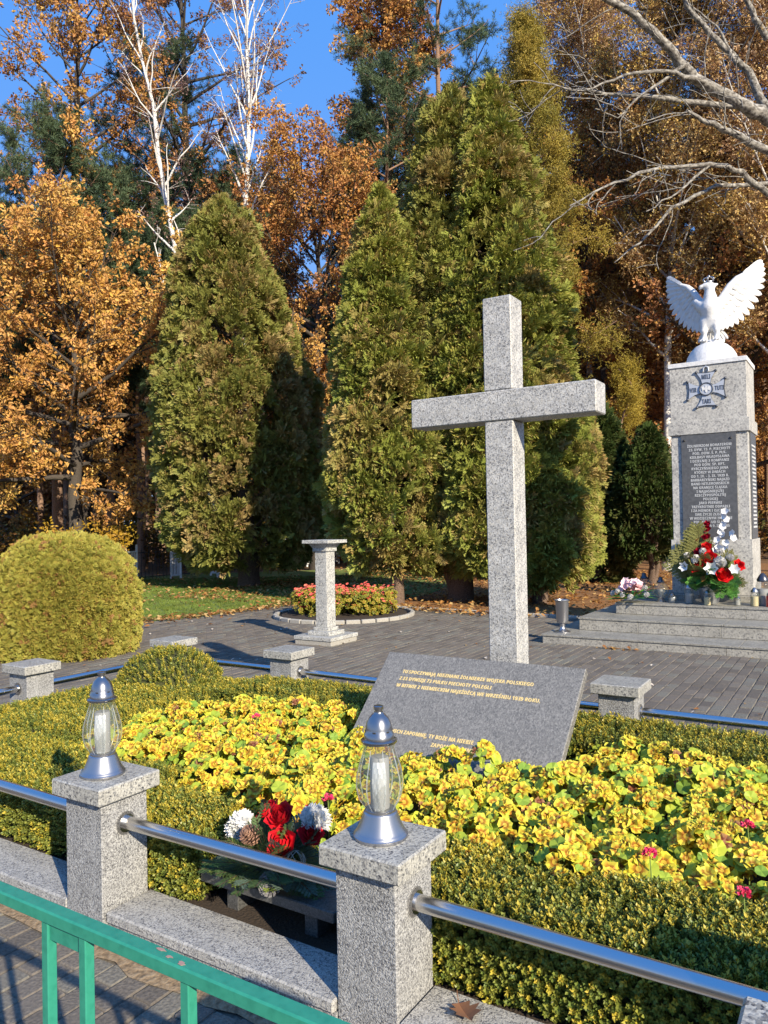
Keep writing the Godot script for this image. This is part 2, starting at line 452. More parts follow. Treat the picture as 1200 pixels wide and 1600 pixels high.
func build_ground() -> void:
	sheet("ground", PackedVector2Array([Vector2(-400, 300), Vector2(300, 300), Vector2(300, -500), Vector2(-400, -500)]), -0.06, M["forest ground"])
	var edge := PackedVector2Array(LAWN_EDGE)
	# lawn: beyond the pavement's edge, out to the iron fence
	var lawn := PackedVector2Array()
	for k in 7:
		lawn.append(edge[k])
	lawn.append_array(PackedVector2Array([Vector2(-8.4, -15.0), Vector2(-9.5, -19.0), Vector2(-13.5, -25.5), Vector2(-21.0, -17.2), Vector2(-26.5, -12.0), Vector2(-20, -2)]))
	sheet("lawn", lawn, -0.02, M["lawn ground"])
	var lit := PackedVector2Array()
	for k in range(6, edge.size()):
		lit.append(edge[k])
	lit.append_array(PackedVector2Array([Vector2(12, -22), Vector2(-4, -30), Vector2(-13.5, -25.5), Vector2(-9.5, -19.0), Vector2(-8.4, -15.0)]))
	sheet("leaf_litter_bed", lit, -0.025, M["leaf litter"])
	# pavement: bed of joint sand, then the blocks
	var pv := PackedVector2Array(LAWN_EDGE)
	pv.append_array(PackedVector2Array([Vector2(9.0, 3.0), Vector2(-11.6, 3.0)]))
	sheet("pavement", pv, -0.006, M["joint sand"])
	var bed: Node3D = get_node("pavement")
	var stones := []
	var sx := 0.102
	var sz := 0.203
	var r2 := RandomNumberGenerator.new()
	r2.seed = 5
	var plot := Rect2(-5.46, -4.93, 8.0, 3.02)
	var ix := 0
	var x := -11.5
	while x < 4.6:
		var z := 1.6 - (sz * 0.5 if ix % 2 else 0.0)
		while z > -14.6:
			var p := Vector2(x, z)
			if Geometry2D.is_point_in_polygon(p, pv) and not plot.has_point(p) and not (x > -3.6 and x < -0.05 and z < -9.6) and not (x > 1.5 and z > -4.0):
				stones.append(p)
			z -= sz
		x += sx
		ix += 1
	# the nearest blocks in view are parts of their own
	var fwd := Vector2(-0.534, -0.845)
	var scored := []
	for p in stones:
		var d: float = p.dot(fwd)
		var side: float = p.dot(Vector2(0.845, -0.534))
		if d > 1.2 and absf(side) < d * 0.52 + 0.15:
			scored.append([d, p])
	scored.sort_custom(func(a, b): return a[0] < b[0])
	var own := {}
	for k in mini(298, scored.size()):
		own[scored[k][1]] = true
	var one := MB.new()
	one.cbox(Vector3(0, -0.03, 0), Vector3(sx - 0.006, 0.06, sz - 0.006), 0.005)
	var am := one.mesh()
	var rest := MB.new()
	for p in stones:
		var dy: float = r2.randf_range(-0.0025, 0.003)
		if own.has(p):
			var o := part("brick", am, M["paver %d" % r2.randi_range(0, 3)], bed, Vector3(p.x, dy, p.y))
			o.rotation = Vector3(r2.randf_range(-0.012, 0.012), r2.randf_range(-0.012, 0.012), r2.randf_range(-0.018, 0.018))
		else:
			var f: float = r2.randf_range(0.62, 1.04)
			var col := Color(f * 1.09, f * 0.99, f * 0.875)
			var h := Vector3(sx * 0.5 - 0.003, 0, sz * 0.5 - 0.003)
			var e := 0.005
			var a := Vector3(p.x - h.x + e, dy, p.y - h.z + e); var b := Vector3(p.x + h.x - e, dy, p.y - h.z + e)
			var c := Vector3(p.x + h.x - e, dy, p.y + h.z - e); var d := Vector3(p.x - h.x + e, dy, p.y + h.z - e)
			var ty := r2.randf_range(-0.002, 0.002)
			a.y += ty; d.y += ty; b.y -= ty; c.y -= ty
			rest.quad_o(a, b, c, d, Vector3.UP, col)
			var ring := [a, b, c, d]
			for k in 4:
				var p0: Vector3 = ring[k]; var p1: Vector3 = ring[(k + 1) % 4]
				var out: Vector3 = ((p0 + p1) * 0.5 - Vector3(p.x, dy, p.y))
				out.y = 0
				out = out.normalized()
				var lo := out * e + Vector3(0, -0.012, 0)
				rest.quad_o(p0, p1, p1 + lo, p0 + lo, out + Vector3.UP, col)
	var o2 := pt("bricks_far", rest, M["paver sheet"], bed)
	o2.name = "brick_field"
	o2.set_meta("kind", "stuff")
	# sand and grit washed against the foot of the front wall
	var grit := MB.new()
	var nz := FastNoiseLite.new()
	nz.seed = 3; nz.frequency = 3.0
	for k in 60:
		var xa := -5.5 + k * 0.12
		var wa := 0.06 + 0.05 * nz.get_noise_1d(k * 0.31); var wb := 0.06 + 0.05 * nz.get_noise_1d((k + 1) * 0.31)
		grit.quad_o(Vector3(xa, 0.012, -1.93), Vector3(xa + 0.12, 0.012, -1.93), Vector3(xa + 0.12, 0.0045, -1.9 + wb), Vector3(xa, 0.0045, -1.9 + wa), Vector3.UP)
	structure("sand_strip", grit, M["sandy edge"])
	# raised bed of soil inside the fence
	var soil := MB.new()
	soil.cbox(Vector3(-1.6, 0.02, -3.43), Vector3(7.5, 0.14, 2.62), 0.01)
	structure("garden_soil", soil, M["grave soil"])

func leaf_mesh(l: float, w: float, curl: float) -> MB:
	var b := MB.new()
	# a fallen oak or maple leaf: lobed outline, folded along its rib, curled up at the rim
	var out := [Vector2(0, 0), Vector2(0.30, 0.16), Vector2(0.22, 0.32), Vector2(0.5, 0.45), Vector2(0.30, 0.58), Vector2(0.42, 0.8), Vector2(0.14, 0.82), Vector2(0, 1.0)]
	for s in [-1.0, 1.0]:
		for k in out.size() - 1:
			var p: Vector2 = out[k]; var q: Vector2 = out[k + 1]
			var p3 := Vector3(p.x * w * s, curl * (p.x * 0.9 + p.y * p.y * 0.4), p.y * l); var q3 := Vector3(q.x * w * s, curl * (q.x * 0.9 + q.y * q.y * 0.4), q.y * l)
			var p0 := Vector3(0, curl * p.y * p.y * 0.4, p.y * l); var q0 := Vector3(0, curl * q.y * q.y * 0.4, q.y * l)
			if p.x > 0.0:
				b.tri_o(p0, p3, q3, Vector3.UP)
			if q.x > 0.0:
				b.tri_o(p0, q3, q0, Vector3.UP)
	return b

func build_litter() -> void:
	var leafm := leaf_mesh(0.10, 0.075, 0.035).mesh(M["leaf"])
	var pal := [Color(0.40, 0.20, 0.06), Color(0.30, 0.13, 0.04), Color(0.46, 0.27, 0.09), Color(0.20, 0.09, 0.035), Color(0.50, 0.34, 0.14)]
	var nz := FastNoiseLite.new()
	nz.seed = 77; nz.frequency = 0.35
	var lawn_s := Sc.new()
	var pave_s := Sc.new()
	var wood_s := Sc.new()
	# drift of leaves along the lawn's edge
	var edge := PackedVector2Array(LAWN_EDGE)
	for k in 9:
		var n := int(edge[k].distance_to(edge[k + 1]) * 150)
		for j in n:
			var p := edge[k].lerp(edge[k + 1], R.randf())
			var off := R.randfn(0.05, 0.20)
			var dirv := (edge[k + 1] - edge[k]).normalized()
			p += Vector2(dirv.y, -dirv.x) * off * (-1.0)
			lawn_s.add(Vector3(p.x, 0.012 + absf(R.randfn(0, 0.012)), p.y), Vector3(rf(-0.5, 0.5), 1, rf(-0.5, 0.5)).normalized(), rf(0.5, 1.0), pal[R.randi() % 5], rf(0, TAU))
	for k in 5200:
		var p := Vector2(rf(-24, -9.0), rf(-24.0, -6.0))
		var den := 0.16 + 0.5 * maxf(0.0, nz.get_noise_2d(p.x, p.y)) + (0.55 if p.distance_to(Vector2(-15.5, -15.0)) < 3.2 else 0.0)
		if R.randf() < den:
			lawn_s.add(Vector3(p.x, 0.015 + absf(R.randfn(0, 0.012)), p.y), Vector3(rf(-0.5, 0.5), 1, rf(-0.5, 0.5)).normalized(), rf(0.5, 1.1), pal[R.randi() % 5], rf(0, TAU))
	for k in 13000:
		var p := Vector2(rf(-14, 5.0), rf(-24.0, -12.0))
		if Geometry2D.is_point_in_polygon(p, edge) or (p.x > -3.8 and p.x < 0.4 and p.y > -14.8):
			continue
		wood_s.add(Vector3(p.x, 0.0 + absf(R.randfn(0, 0.015)), p.y), Vector3(rf(-0.6, 0.6), 1, rf(-0.6, 0.6)).normalized(), rf(0.6, 1.15), pal[R.randi() % 5], rf(0, TAU))
	for k in 240:
		var p := Vector2(rf(-10.5, 1.5), rf(-12.0, -5.0))
		var c: Color = pal[R.randi() % 5]
		if R.randf() < 0.45:
			c = Color(0.62, 0.55, 0.46)
		pave_s.add(Vector3(p.x, 0.010, p.y), Vector3(rf(-0.3, 0.3), 1, rf(-0.3, 0.3)).normalized(), rf(0.25, 0.6), c, rf(0, TAU))
	for k in 26:
		var p := Vector2(rf(-2.9, -2.35), rf(-9.5, -9.42))
		pave_s.add(Vector3(p.x, 0.012, p.y), Vector3(rf(-0.4, 0.4), 1, rf(-0.4, 0.4)).normalized(), rf(0.4, 0.7), pal[R.randi() % 3], rf(0, TAU))
	stuff(scatter("fallen_leaves", lawn_s, leafm, self), "dry orange and brown leaves drifted along the edge of the lawn", "leaves")
	stuff(scatter("fallen_leaves", wood_s, leafm, self), "thick carpet of brown leaves under the tall thujas", "leaves")
	stuff(scatter("fallen_leaves", pave_s, leafm, self), "few pale leaves scattered over the grey block paving", "leaves")
	# grass blades
	var tuft := MB.new()
	for k in 16:
		var a := rf(0, TAU)
		var o := Vector3(cos(a), 0, sin(a)) * rf(0, 0.05)
		tuft.leaf(o, Vector3(rf(-0.5, 0.5), 1, rf(-0.5, 0.5)).normalized(), Vector3(cos(a), 0.2, sin(a)), rf(0.03, 0.06), 0.007, Color(1, 1, 1) * rf(0.8, 1.2), 0.0, 0.3)
	var gs := Sc.new()
	for k in 42000:
		var p := Vector2(rf(-22, -8.6), rf(-24.0, -3.0))
		var dd := p.dot(Vector2(-0.534, -0.845))
		if dd > 24.0 or R.randf() > 14.0 / dd or p.dot(Vector2(0.845, -0.534)) > 0.0:
			continue
		var inside := p.x < -10.0 - 0.35 * (p.y + 9.7) if p.y > -9.7 else p.x < -10.0
		if p.y < -12.0:
			inside = p.x < -9.0 + (p.y + 12.0) * 0.12
		if inside:
			var f := 0.8 + 0.5 * nz.get_noise_2d(p.x * 3.0, p.y * 3.0)
			gs.add(Vector3(p.x, -0.02, p.y), Vector3.UP, rf(0.7, 1.25), Color(0.17, 0.25, 0.045) * f + Color(0.05, 0.03, 0.005) * R.randf(), rf(0, TAU))
	stuff(scatter("grass", gs, tuft.mesh(M["leaf"]), self), "short mown grass of the lawn before the iron fence", "grass")
# ---------------------------------------------------------------- the fenced plot
func make_post() -> Node3D:
	var t := thing("granite_post", "", "post", Vector3.ZERO, "granite fence posts round the plot")
	block("shaft", Vector3(0, 0.2375, 0), Vector3(0.222, 0.595, 0.222), 0.004, M["hammered granite"], t)
	block("cap", Vector3(0, 0.5675, 0), Vector3(0.298, 0.065, 0.298), 0.005, M["cap granite"], t)
	return t

func flange(t: Node3D, dir: Vector3) -> void:
	# round steel rosette where a rail enters the stone
	var b := MB.new()
	var p := dir * 0.111 + Vector3(0, 0.424, 0)
	b.tube([p, p + dir * 0.006, p + dir * 0.011], [0.045, 0.045, 0.036], 24)
	pt("flange", b, M["brushed steel"], t)

func rail(label: String, a: Vector3, b: Vector3) -> void:
	var m := MB.new()
	var mid := (a + b) * 0.5
	m.tube([a - mid, (b - a) * 0.02 + a - mid, (b - a) * 0.5 + a - mid, (b - a) * 0.98 + a - mid, b - mid], [0.0255, 0.0255, 0.0255, 0.0255, 0.0255], 20)
	var o := pt("steel_rail", m, M["brushed steel"], self, mid)
	o.set_meta("label", label)
	o.set_meta("category", "rail")
	o.set_meta("group", "steel rails of the plot fence")

func wall(label: String, x0: float, x1: float, z: float) -> void:
	var t := thing("plinth_wall", label, "wall", Vector3((x0 + x1) * 0.5, 0, z), "low plinth walls between the posts")
	block("base", Vector3(0, 0.026, 0.004), Vector3(x1 - x0, 0.088, 0.185), 0.002, M["hammered granite"], t)
	block("coping", Vector3(0, 0.092, 0), Vector3(x1 - x0 - 0.006, 0.042, 0.222), 0.006, M["coping granite"], t)

func build_plot() -> void:
	var zf := -2.05
	var zb := -4.80
	var src := make_post()
	var spots := [
		[Vector3(-2.646, 0, -2.03), "granite post at the plot's front fence carrying the farther glass lantern", [1, -1]],
		[Vector3(-1.327, 0, -2.06), "granite post in the foreground carrying the nearer glass lantern", [1, -1]],
		[Vector3(-5.36, 0, -3.455), "leftmost granite post, on the plot's far side beside the big round hedge", [2, 3]],
		[Vector3(-5.31, 0, -4.81), "granite corner post half hidden by the clipped box ball", [1, 3]],
		[Vector3(-3.99, 0, -4.83), "granite post of the far fence nearest the pedestal column", [1, -1]],
		[Vector3(-1.31, 0, -4.78), "granite post of the far fence to the right of the slanted plaque", [1, -1]],
		[Vector3(-2.66, 0, -4.80), "granite post of the far fence behind the slanted plaque", [1, -1]],
		[Vector3(-3.97, 0, -2.04), "granite post of the front fence beyond the picture's left edge", [1, -1]],
		[Vector3(0.0, 0, -2.06), "granite post of the front fence beyond the picture's right edge", [1, -1]],
		[Vector3(0.03, 0, -4.79), "granite post of the far fence beyond the picture's right edge", [1, -1]],
	]
	var dirs := {1: Vector3.RIGHT, -1: Vector3.LEFT, 2: Vector3(0, 0, 1), 3: Vector3(0, 0, -1)}
	for k in spots.size():
		var o: Node3D = src
		if k > 0:
			o = copy(src, spots[k][1], spots[k][0])
		o.position = spots[k][0]
		o.set_meta("label", spots[k][1])
	for k in spots.size():
		var o: Node3D = get_node("granite_post" if k == 0 else "granite_post_%03d" % k)
		for d in spots[k][2]:
			var dd: Vector3 = dirs[d]
			if k == 3 and d == 3:
				dd = dirs[2]
			flange(o, dd)
	var y := 0.424
	rail("front steel rail running off the left edge from the farther lantern's post", Vector3(-3.86, y, zf + 0.01), Vector3(-2.757, y, zf + 0.015))
	rail("front steel rail between the two lantern posts, before the grave wreath", Vector3(-2.535, y, -2.035), Vector3(-1.438, y, -2.055))
	rail("front steel rail in the lower right corner before the box hedge", Vector3(-1.216, y, -2.06), Vector3(-0.111, y, -2.06))
	rail("far steel rail along the plot's left side before the big round hedge", Vector3(-5.355, y, -3.566), Vector3(-5.315, y, -4.70))
	rail("far steel rail between the box ball and the post by the pedestal", Vector3(-5.2, y, -4.81), Vector3(-4.101, y, -4.83))
	rail("far steel rail left of the slanted plaque", Vector3(-3.879, y, -4.83), Vector3(-2.771, y, -4.80))
	rail("far steel rail mostly hidden behind the slanted plaque", Vector3(-2.549, y, -4.80), Vector3(-1.421, y, -4.78))
	rail("far steel rail running off the right edge above the box hedge", Vector3(-1.199, y, -4.78), Vector3(-0.08, y, -4.79))
	rail("short steel rail end at the picture's left edge", Vector3(-5.36, y, -2.2), Vector3(-5.36, y, -3.344))
	wall("low granite wall with coping left of the farther lantern's post", -3.858, -2.758, -2.03)
	wall("low granite wall with coping between the two lantern posts", -2.534, -1.439, -2.04)
	wall("low granite wall with coping under the box hedge at lower right", -1.215, -0.112, -2.06)
	wall("low granite wall with coping under the far rail, left of the plaque", -3.878, -2.772, -4.82)
	wall("low granite wall with coping under the far rail, right of the plaque", -1.198, -0.082, -4.79)
	wall("low granite wall with coping behind the clipped box ball", -5.198, -4.102, -4.82)
	# dry leaf lying on the front wall
	var lf := leaf_mesh(0.12, 0.10, 0.05)
	var lo := thing("dry_leaf", "curled dry brown leaf lying on the front wall beside the near post", "leaf", Vector3(-1.10, 0.115, -2.12), "", 0.8)
	pt("blade", lf, std("dry leaf", lin(0.26, 0.12, 0.06), 0.8), lo)
	var st := MB.new()
	st.tube([Vector3(0, 0.002, 0), Vector3(0.005, 0.012, -0.03), Vector3(0.012, 0.01, -0.05)], [0.0016, 0.0014, 0.0012], 5)
	pt("stalk", st, M["dry leaf"], lo)

func build_cross() -> void:
	var t := thing("granite_cross", "tall speckled granite cross standing behind the slanted plaque", "cross", Vector3(-2.013, 0, -4.70))
	block("upright", Vector3(0, 1.128, 0), Vector3(0.2, 2.256, 0.19), 0.007, M["cross granite"], t)
	block("beam", Vector3(-0.004, 2.357, 0.003), Vector3(1.298, 0.198, 0.2), 0.007, M["cross granite"], t)
	block("upright", Vector3(0, 2.765, 0), Vector3(0.2, 0.614, 0.19), 0.007, M["cross granite"], t)

func build_plaque() -> void:
	var top := Vector3(-1.962, 0.782, -4.15)
	var ang := atan2(0.411, 0.45)
	var t := thing("memorial_plaque", "slanted grey granite plaque with gilt lettering among the yellow plants", "plaque", Vector3(-1.962, 0.09, -3.95))
	var l := 0.74
	var dn := Vector3(0, -sin(ang), cos(ang))
	var nrm := Vector3(0, cos(ang), sin(ang))
	var mid := top + dn * l * 0.5 - nrm * 0.025 - t.position
	var s := block("slab", mid, Vector3(1.276, l, 0.05), 0.004, M["plaque granite"], t)
	s.rotation.x = -(PI / 2 - ang)
	var z := 0.0255
	var lines := [["TU SPOCZYWAJĄ NIEZNANI ŻOŁNIERZE WOJSKA POLSKIEGO", 0.305], ["Z 23 DYWIZJI 73 PUŁKU PIECHOTY POLEGLI", 0.258], ["W BITWIE Z NIEMIECKIM NAJEŹDŹCĄ WE WRZEŚNIU 1939 ROKU.", 0.211]]
	for k in 3:
		text("lettering", lines[k][0], 0.024, 0.002, M["gilt letter"], s, Vector3(-0.48, l * 0.5 - 0.142 - 0.051 * k, z), HORIZONTAL_ALIGNMENT_LEFT, 0.905)
	text("lettering", "JEŚLI O NICH ZAPOMNĘ, TY BOŻE NA NIEBIE", 0.024, 0.002, M["gilt letter"], s, Vector3(-0.49, l * 0.5 - 0.555, z), HORIZONTAL_ALIGNMENT_LEFT, 0.905)
	text("lettering", "ZAPOMNIJ O MNIE", 0.024, 0.002, M["gilt letter"], s, Vector3(-0.1, l * 0.5 - 0.605, z), HORIZONTAL_ALIGNMENT_LEFT, 0.905)
	block("support", Vector3(-0.4, 0.21, -0.12), Vector3(0.08, 0.44, 0.06), 0.004, M["bench granite"], t)
	block("support", Vector3(0.4, 0.21, -0.12), Vector3(0.08, 0.44, 0.06), 0.004, M["bench granite"], t)

func build_lanterns() -> void:
	var g := "tall glass grave lanterns on the front posts"
	var t := thing("grave_lantern", "tall glass grave lantern with silver lid on the nearer front post", "lantern", Vector3(-1.338, 0.6, -2.062), g)
	var b := MB.new()
	var prof := [Vector2(0, 0), Vector2(0.084, 0.0), Vector2(0.0865, 0.004), Vector2(0.0865, 0.011), Vector2(0.083, 0.014)]
	for k in 17: # stamped rings of the foot
		var f := k / 16.0
		prof.append(Vector2(lerpf(0.082, 0.052, pow(f, 0.72)) + (0.0011 if k % 2 else 0.0), 0.016 + 0.066 * f))
	prof.append_array([Vector2(0.049, 0.084), Vector2(0.049, 0.09), Vector2(0.045, 0.092), Vector2(0, 0.092)])
	b.lathe(Vector3.ZERO, prof, 176, Color.WHITE, 44, 0.018)
	pt("foot", b, M["dull tin"], t)
	b = MB.new()
	b.lathe(Vector3.ZERO, [Vector2(0.046, 0.092), Vector2(0.052, 0.102), Vector2(0.065, 0.122), Vector2(0.073, 0.150), Vector2(0.0745, 0.175), Vector2(0.071, 0.205), Vector2(0.0625, 0.236), Vector2(0.053, 0.264), Vector2(0.0475, 0.286), Vector2(0.053, 0.302)], 64, Color.WHITE, 8, 0.05)
	var gl := pt("glass", b, M["clear glass"], t)
	# raised ribs and the etched panel on the side that faces the path
	for k in 8:
		var a := TAU * (k + 0.5) / 8 + PI / 8
		var e := Vector3(cos(a), 0, sin(a))
		var rb := MB.new()
		var pth := []
		for q in [Vector2(0.048, 0.094), Vector2(0.068, 0.125), Vector2(0.0765, 0.165), Vector2(0.0735, 0.2), Vector2(0.062, 0.24), Vector2(0.049, 0.285)]:
			pth.append(e * q.x + Vector3(0, q.y, 0))
		rb.tube(pth, [0.0014, 0.002, 0.0024, 0.0024, 0.002, 0.0012], 6)
		pt("rib", rb, M["etched glass"], gl)
	b = MB.new()
	for k in 10:
		for j in 8:
			var q := func(jj, kk):
				var a: float = 1.02 + (jj - 4.0) * 0.075
				var yy: float = 0.098 + kk * 0.0155
				var rr: float = 0.0485 + 0.0285 * sin(clampf((yy - 0.09) / 0.19, 0, 1) * PI * 0.98) + 0.0012 * (((jj * 7 + kk * 5) % 3) - 1)
				return Vector3(cos(a) * rr, yy, sin(a) * rr)
			b.quad_o(q.call(j, k), q.call(j + 1, k), q.call(j + 1, k + 1), q.call(j, k + 1), Vector3(cos(1.02), 0, sin(1.02)))
	pt("etched_panel", b, M["etched glass"], gl)
	b = MB.new()
	b.lathe(Vector3(0, 0.093, 0), [Vector2(0, 0), Vector2(0.030, 0.0), Vector2(0.031, 0.004), Vector2(0.031, 0.155), Vector2(0.028, 0.162), Vector2(0, 0.164)], 32)
	pt("candle", b, M["candle wax"], t)
	b = MB.new()
	b.lathe(Vector3.ZERO, [Vector2(0.056, 0.300), Vector2(0.0585, 0.303), Vector2(0.0585, 0.309), Vector2(0.054, 0.312), Vector2(0.048, 0.314), Vector2(0.0475, 0.330), Vector2(0.0445, 0.333), Vector2(0.0435, 0.345), Vector2(0.0395, 0.362), Vector2(0.032, 0.378), Vector2(0.022, 0.389), Vector2(0.016, 0.393), Vector2(0.015, 0.397), Vector2(0, 0.398)], 48)
	var lid := pt("lid", b, M["polished tin"], t)
	b = MB.new()
	b.lathe(Vector3.ZERO, [Vector2(0.0125, 0.396), Vector2(0.0125, 0.404), Vector2(0.016, 0.406), Vector2(0.0165, 0.415), Vector2(0.014, 0.417), Vector2(0, 0.417)], 28)
	pt("finial", b, M["polished tin"], lid)
	for k in 6:
		var a := TAU * k / 6 + 0.3
		var vb := MB.new()
		vb.cbox(Vector3.ZERO, Vector3(0.011, 0.005, 0.004), 0.001)
		var o := pt("vent", vb, M["iron"], lid, Vector3(cos(a) * 0.0437, 0.339, sin(a) * 0.0437))
		o.rotation.y = PI / 2 - a
	copy(t, "tall glass grave lantern with silver lid on the farther front post", Vector3(-2.655, 0.6, -2.02), 0.25)

func build_bench() -> void:
	var t := thing("granite_bench", "low dark granite bench behind the front wall under the wreath", "bench", Vector3(-1.96, 0.09, -2.33))
	block("seat", Vector3(0, 0.112, 0), Vector3(0.66, 0.042, 0.27), 0.004, M["bench granite"], t)
	block("leg", Vector3(-0.19, 0.044, 0), Vector3(0.06, 0.092, 0.2), 0.003, M["bench granite"], t)
	block("leg", Vector3(0.2, 0.044, 0), Vector3(0.06, 0.092, 0.2), 0.003, M["bench granite"], t)

func build_green_fence() -> void:
	# painted steel fence that stands between the camera and the plot
	var t := thing("green_fence", "green painted steel fence with square bars in the lower left corner", "fence", Vector3(-1.2, 0, -0.875))
	var y := 0.883
	block("top_rail", Vector3(0.05, y, 0), Vector3(2.2, 0.025, 0.030), 0.003, M["green paint"], t)
	block("lower_rail", Vector3(0.05, 0.16, 0), Vector3(2.2, 0.03, 0.02), 0.003, M["green paint"], t)
	var xs := [-0.95, -0.72, -0.61, -0.36, -0.112, -0.002, 0.257, 0.62, 0.73, 0.98]
	for k in xs.size():
		block("bar", Vector3(xs[k], 0.5, 0), Vector3(0.02, 0.74, 0.02), 0.002, M["green paint"], t)
	block("plate", Vector3(-0.057, 0.852, 0), Vector3(0.094, 0.03, 0.012), 0.002, M["green paint"], t)
	# scrolls welded between the bars
	for k in 3:
		var b := MB.new()
		var pth := []
		var rd := []
		for j in 22:
			var a := j * 0.42
			var rr := 0.085 - j * 0.0032
			pth.append(Vector3([-0.24, 0.13, 0.49][k] + cos(a) * rr * 0.9, 0.47 + sin(a) * rr * 1.3, 0))
			rd.append(0.007)
		b.tube(pth, rd, 6)
		pt("scroll", b, M["green paint"], t)
	# chips where primer shows
	for c in [Vector3(0.215, y + 0.0130, 0.003), Vector3(0.25, y + 0.0130, 0.006), Vector3(0.19, y + 0.0130, -0.005)]:
		var b := MB.new()
		var pts := PackedVector2Array()
		for j in 9:
			var a := TAU * j / 9
			pts.append(Vector2(cos(a) * 0.013, sin(a) * 0.005) * rf(0.25, 1.1))
		b.prism(pts, 0, 0.0006)
		var o := pt("paint_chip", b, M["bare primer"], t, c)
		o.rotation.x = -PI / 2
	var p := thing("fence_pier", "pale granite pier cut by the lower right corner of the picture", "post", Vector3(-0.012, 0, -0.955))
	block("shaft", Vector3(0, 0.46, 0), Vector3(0.2, 0.92, 0.2), 0.004, M["hammered granite"], p)
	block("cap", Vector3(0, 0.95, 0), Vector3(0.275, 0.06, 0.275), 0.005, M["cap granite"], p)
# ---------------------------------------------------------------- clipped box, bedding plants
func box_shoot(seed_: int, yellow: bool) -> ArrayMesh:
	# one shoot of box: pairs of small oval leaves round an upright stem
	var b := MB.new()
	var r := RandomNumberGenerator.new()
	r.seed = seed_
	b.tube([Vector3(0, -0.02, 0), Vector3(0, 0.04, 0)], [0.0012, 0.0008], 3, Color(0.16, 0.14, 0.05), false)
	for k in 7:
		var y := -0.012 + k * 0.008
		for s in 2:
			var a := k * 1.9 + s * PI + r.randf_range(-0.3, 0.3)
			var d := Vector3(cos(a), r.randf_range(0.35, 0.9) + k * 0.10, sin(a)).normalized()
			var f := r.randf_range(0.75, 1.15)
			var col := Color(f, f, f * r.randf_range(0.7, 1.1))
			if yellow and k < 3:
				col = Color(0.5 * f, 0.72 * f, 0.8 * f)
			b.leaf(Vector3(0, y, 0), d, Vector3(0, 1, 0).slerp(d, 0.2), r.randf_range(0.014, 0.019), r.randf_range(0.008, 0.0105), col, 0.18, 0.5)
	return b.mesh(M["waxy leaf"])

var shoots := []
var hz := FastNoiseLite.new()

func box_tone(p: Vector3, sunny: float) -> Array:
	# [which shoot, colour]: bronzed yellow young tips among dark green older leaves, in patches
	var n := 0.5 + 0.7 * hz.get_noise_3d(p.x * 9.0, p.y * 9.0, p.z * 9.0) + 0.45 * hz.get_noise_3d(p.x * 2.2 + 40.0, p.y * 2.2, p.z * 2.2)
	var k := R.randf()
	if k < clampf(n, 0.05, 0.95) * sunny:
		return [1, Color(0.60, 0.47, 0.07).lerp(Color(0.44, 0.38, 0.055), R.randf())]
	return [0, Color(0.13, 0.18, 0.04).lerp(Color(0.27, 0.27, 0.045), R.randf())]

func put_shoots(sc: Array, p: Vector3, nrm: Vector3, sunny: float) -> void:
	var tone := box_tone(p, sunny)
	var d := (nrm + Vector3(0, 0.55, 0) + Vector3(rf(-0.5, 0.5), rf(-0.3, 0.5), rf(-0.5, 0.5))).normalized()
	sc[tone[0]].add(p, d, rf(0.65, 1.1), tone[1], rf(0, TAU))

func core_mat() -> Material:
	if not M.has("box twigs"):
		stone("box twigs", ramp_tex(121, 256, 50.0, 4, [Color(0.02, 0.018, 0.008), Color(0.055, 0.06, 0.014), Color(0.09, 0.085, 0.02)]), 2.5, 0.95, 1.0)
	return M["box twigs"]

func hedge(label: String, x0: float, x1: float, z0: float, z1: float, h: float, dens: float, sides := "fblr", sunny := 0.8) -> void:
	# z0 is the far side, z1 the near side
	var t := thing("box_hedge", label, "hedge", Vector3((x0 + x1) * 0.5, 0.09, (z0 + z1) * 0.5), "clipped box hedges of the plot")
	var o := t.position
	var top := h
	var b := MB.new()
	b.cbox(Vector3((x0 + x1) * 0.5, (top - 0.045 + 0.09) * 0.5, (z0 + z1) * 0.5) - o, Vector3(x1 - x0 - 0.09, top - 0.045 - 0.09, z1 - z0 - 0.09), 0.03)
	pt("branches", b, core_mat(), t)
	var sc := [Sc.new(), Sc.new()]
	var wave := func(x, z): return 0.022 * hz.get_noise_2d(x * 1.6, z * 1.6) + 0.012 * hz.get_noise_2d(x * 6.0, z * 6.0 + 9.0)
	for k in int((x1 - x0) * (z1 - z0) * dens):
		var x := rf(x0, x1); var z := rf(z0, z1)
		var e := minf(minf(x - x0, x1 - x), minf(z - z0, z1 - z))
		var drop := 0.05 * pow(maxf(0.0, 1.0 - e / 0.08), 2.0)
		var y: float = top - 0.025 - drop + wave.call(x, z) - absf(R.randfn(0, 0.016))
		put_shoots(sc, Vector3(x, y, z) - o, Vector3(0, 1, 0), sunny)
	for s in sides:
		var ln := (x1 - x0) if s in "fb" else (z1 - z0)
		for k in int(ln * (h - 0.09) * dens * 0.8):
			var u := R.randf(); var y := rf(0.10, top - 0.03)
			var inset: float = absf(R.randfn(0, 0.018)) - 0.5 * wave.call(u * ln * 2.0, y * 3.0)
			var p: Vector3; var nn: Vector3
			if s == "f":
				p = Vector3(lerpf(x0, x1, u), y, z1 - inset); nn = Vector3(0, 0, 1)
			elif s == "b":
				p = Vector3(lerpf(x0, x1, u), y, z0 + inset); nn = Vector3(0, 0, -1)
			elif s == "l":
				p = Vector3(x0 + inset, y, lerpf(z0, z1, u)); nn = Vector3(-1, 0, 0)
			else:
				p = Vector3(x1 - inset, y, lerpf(z0, z1, u)); nn = Vector3(1, 0, 0)
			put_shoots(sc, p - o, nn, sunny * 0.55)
	for k in 2:
		scatter("foliage", sc[k], shoots[k], t)

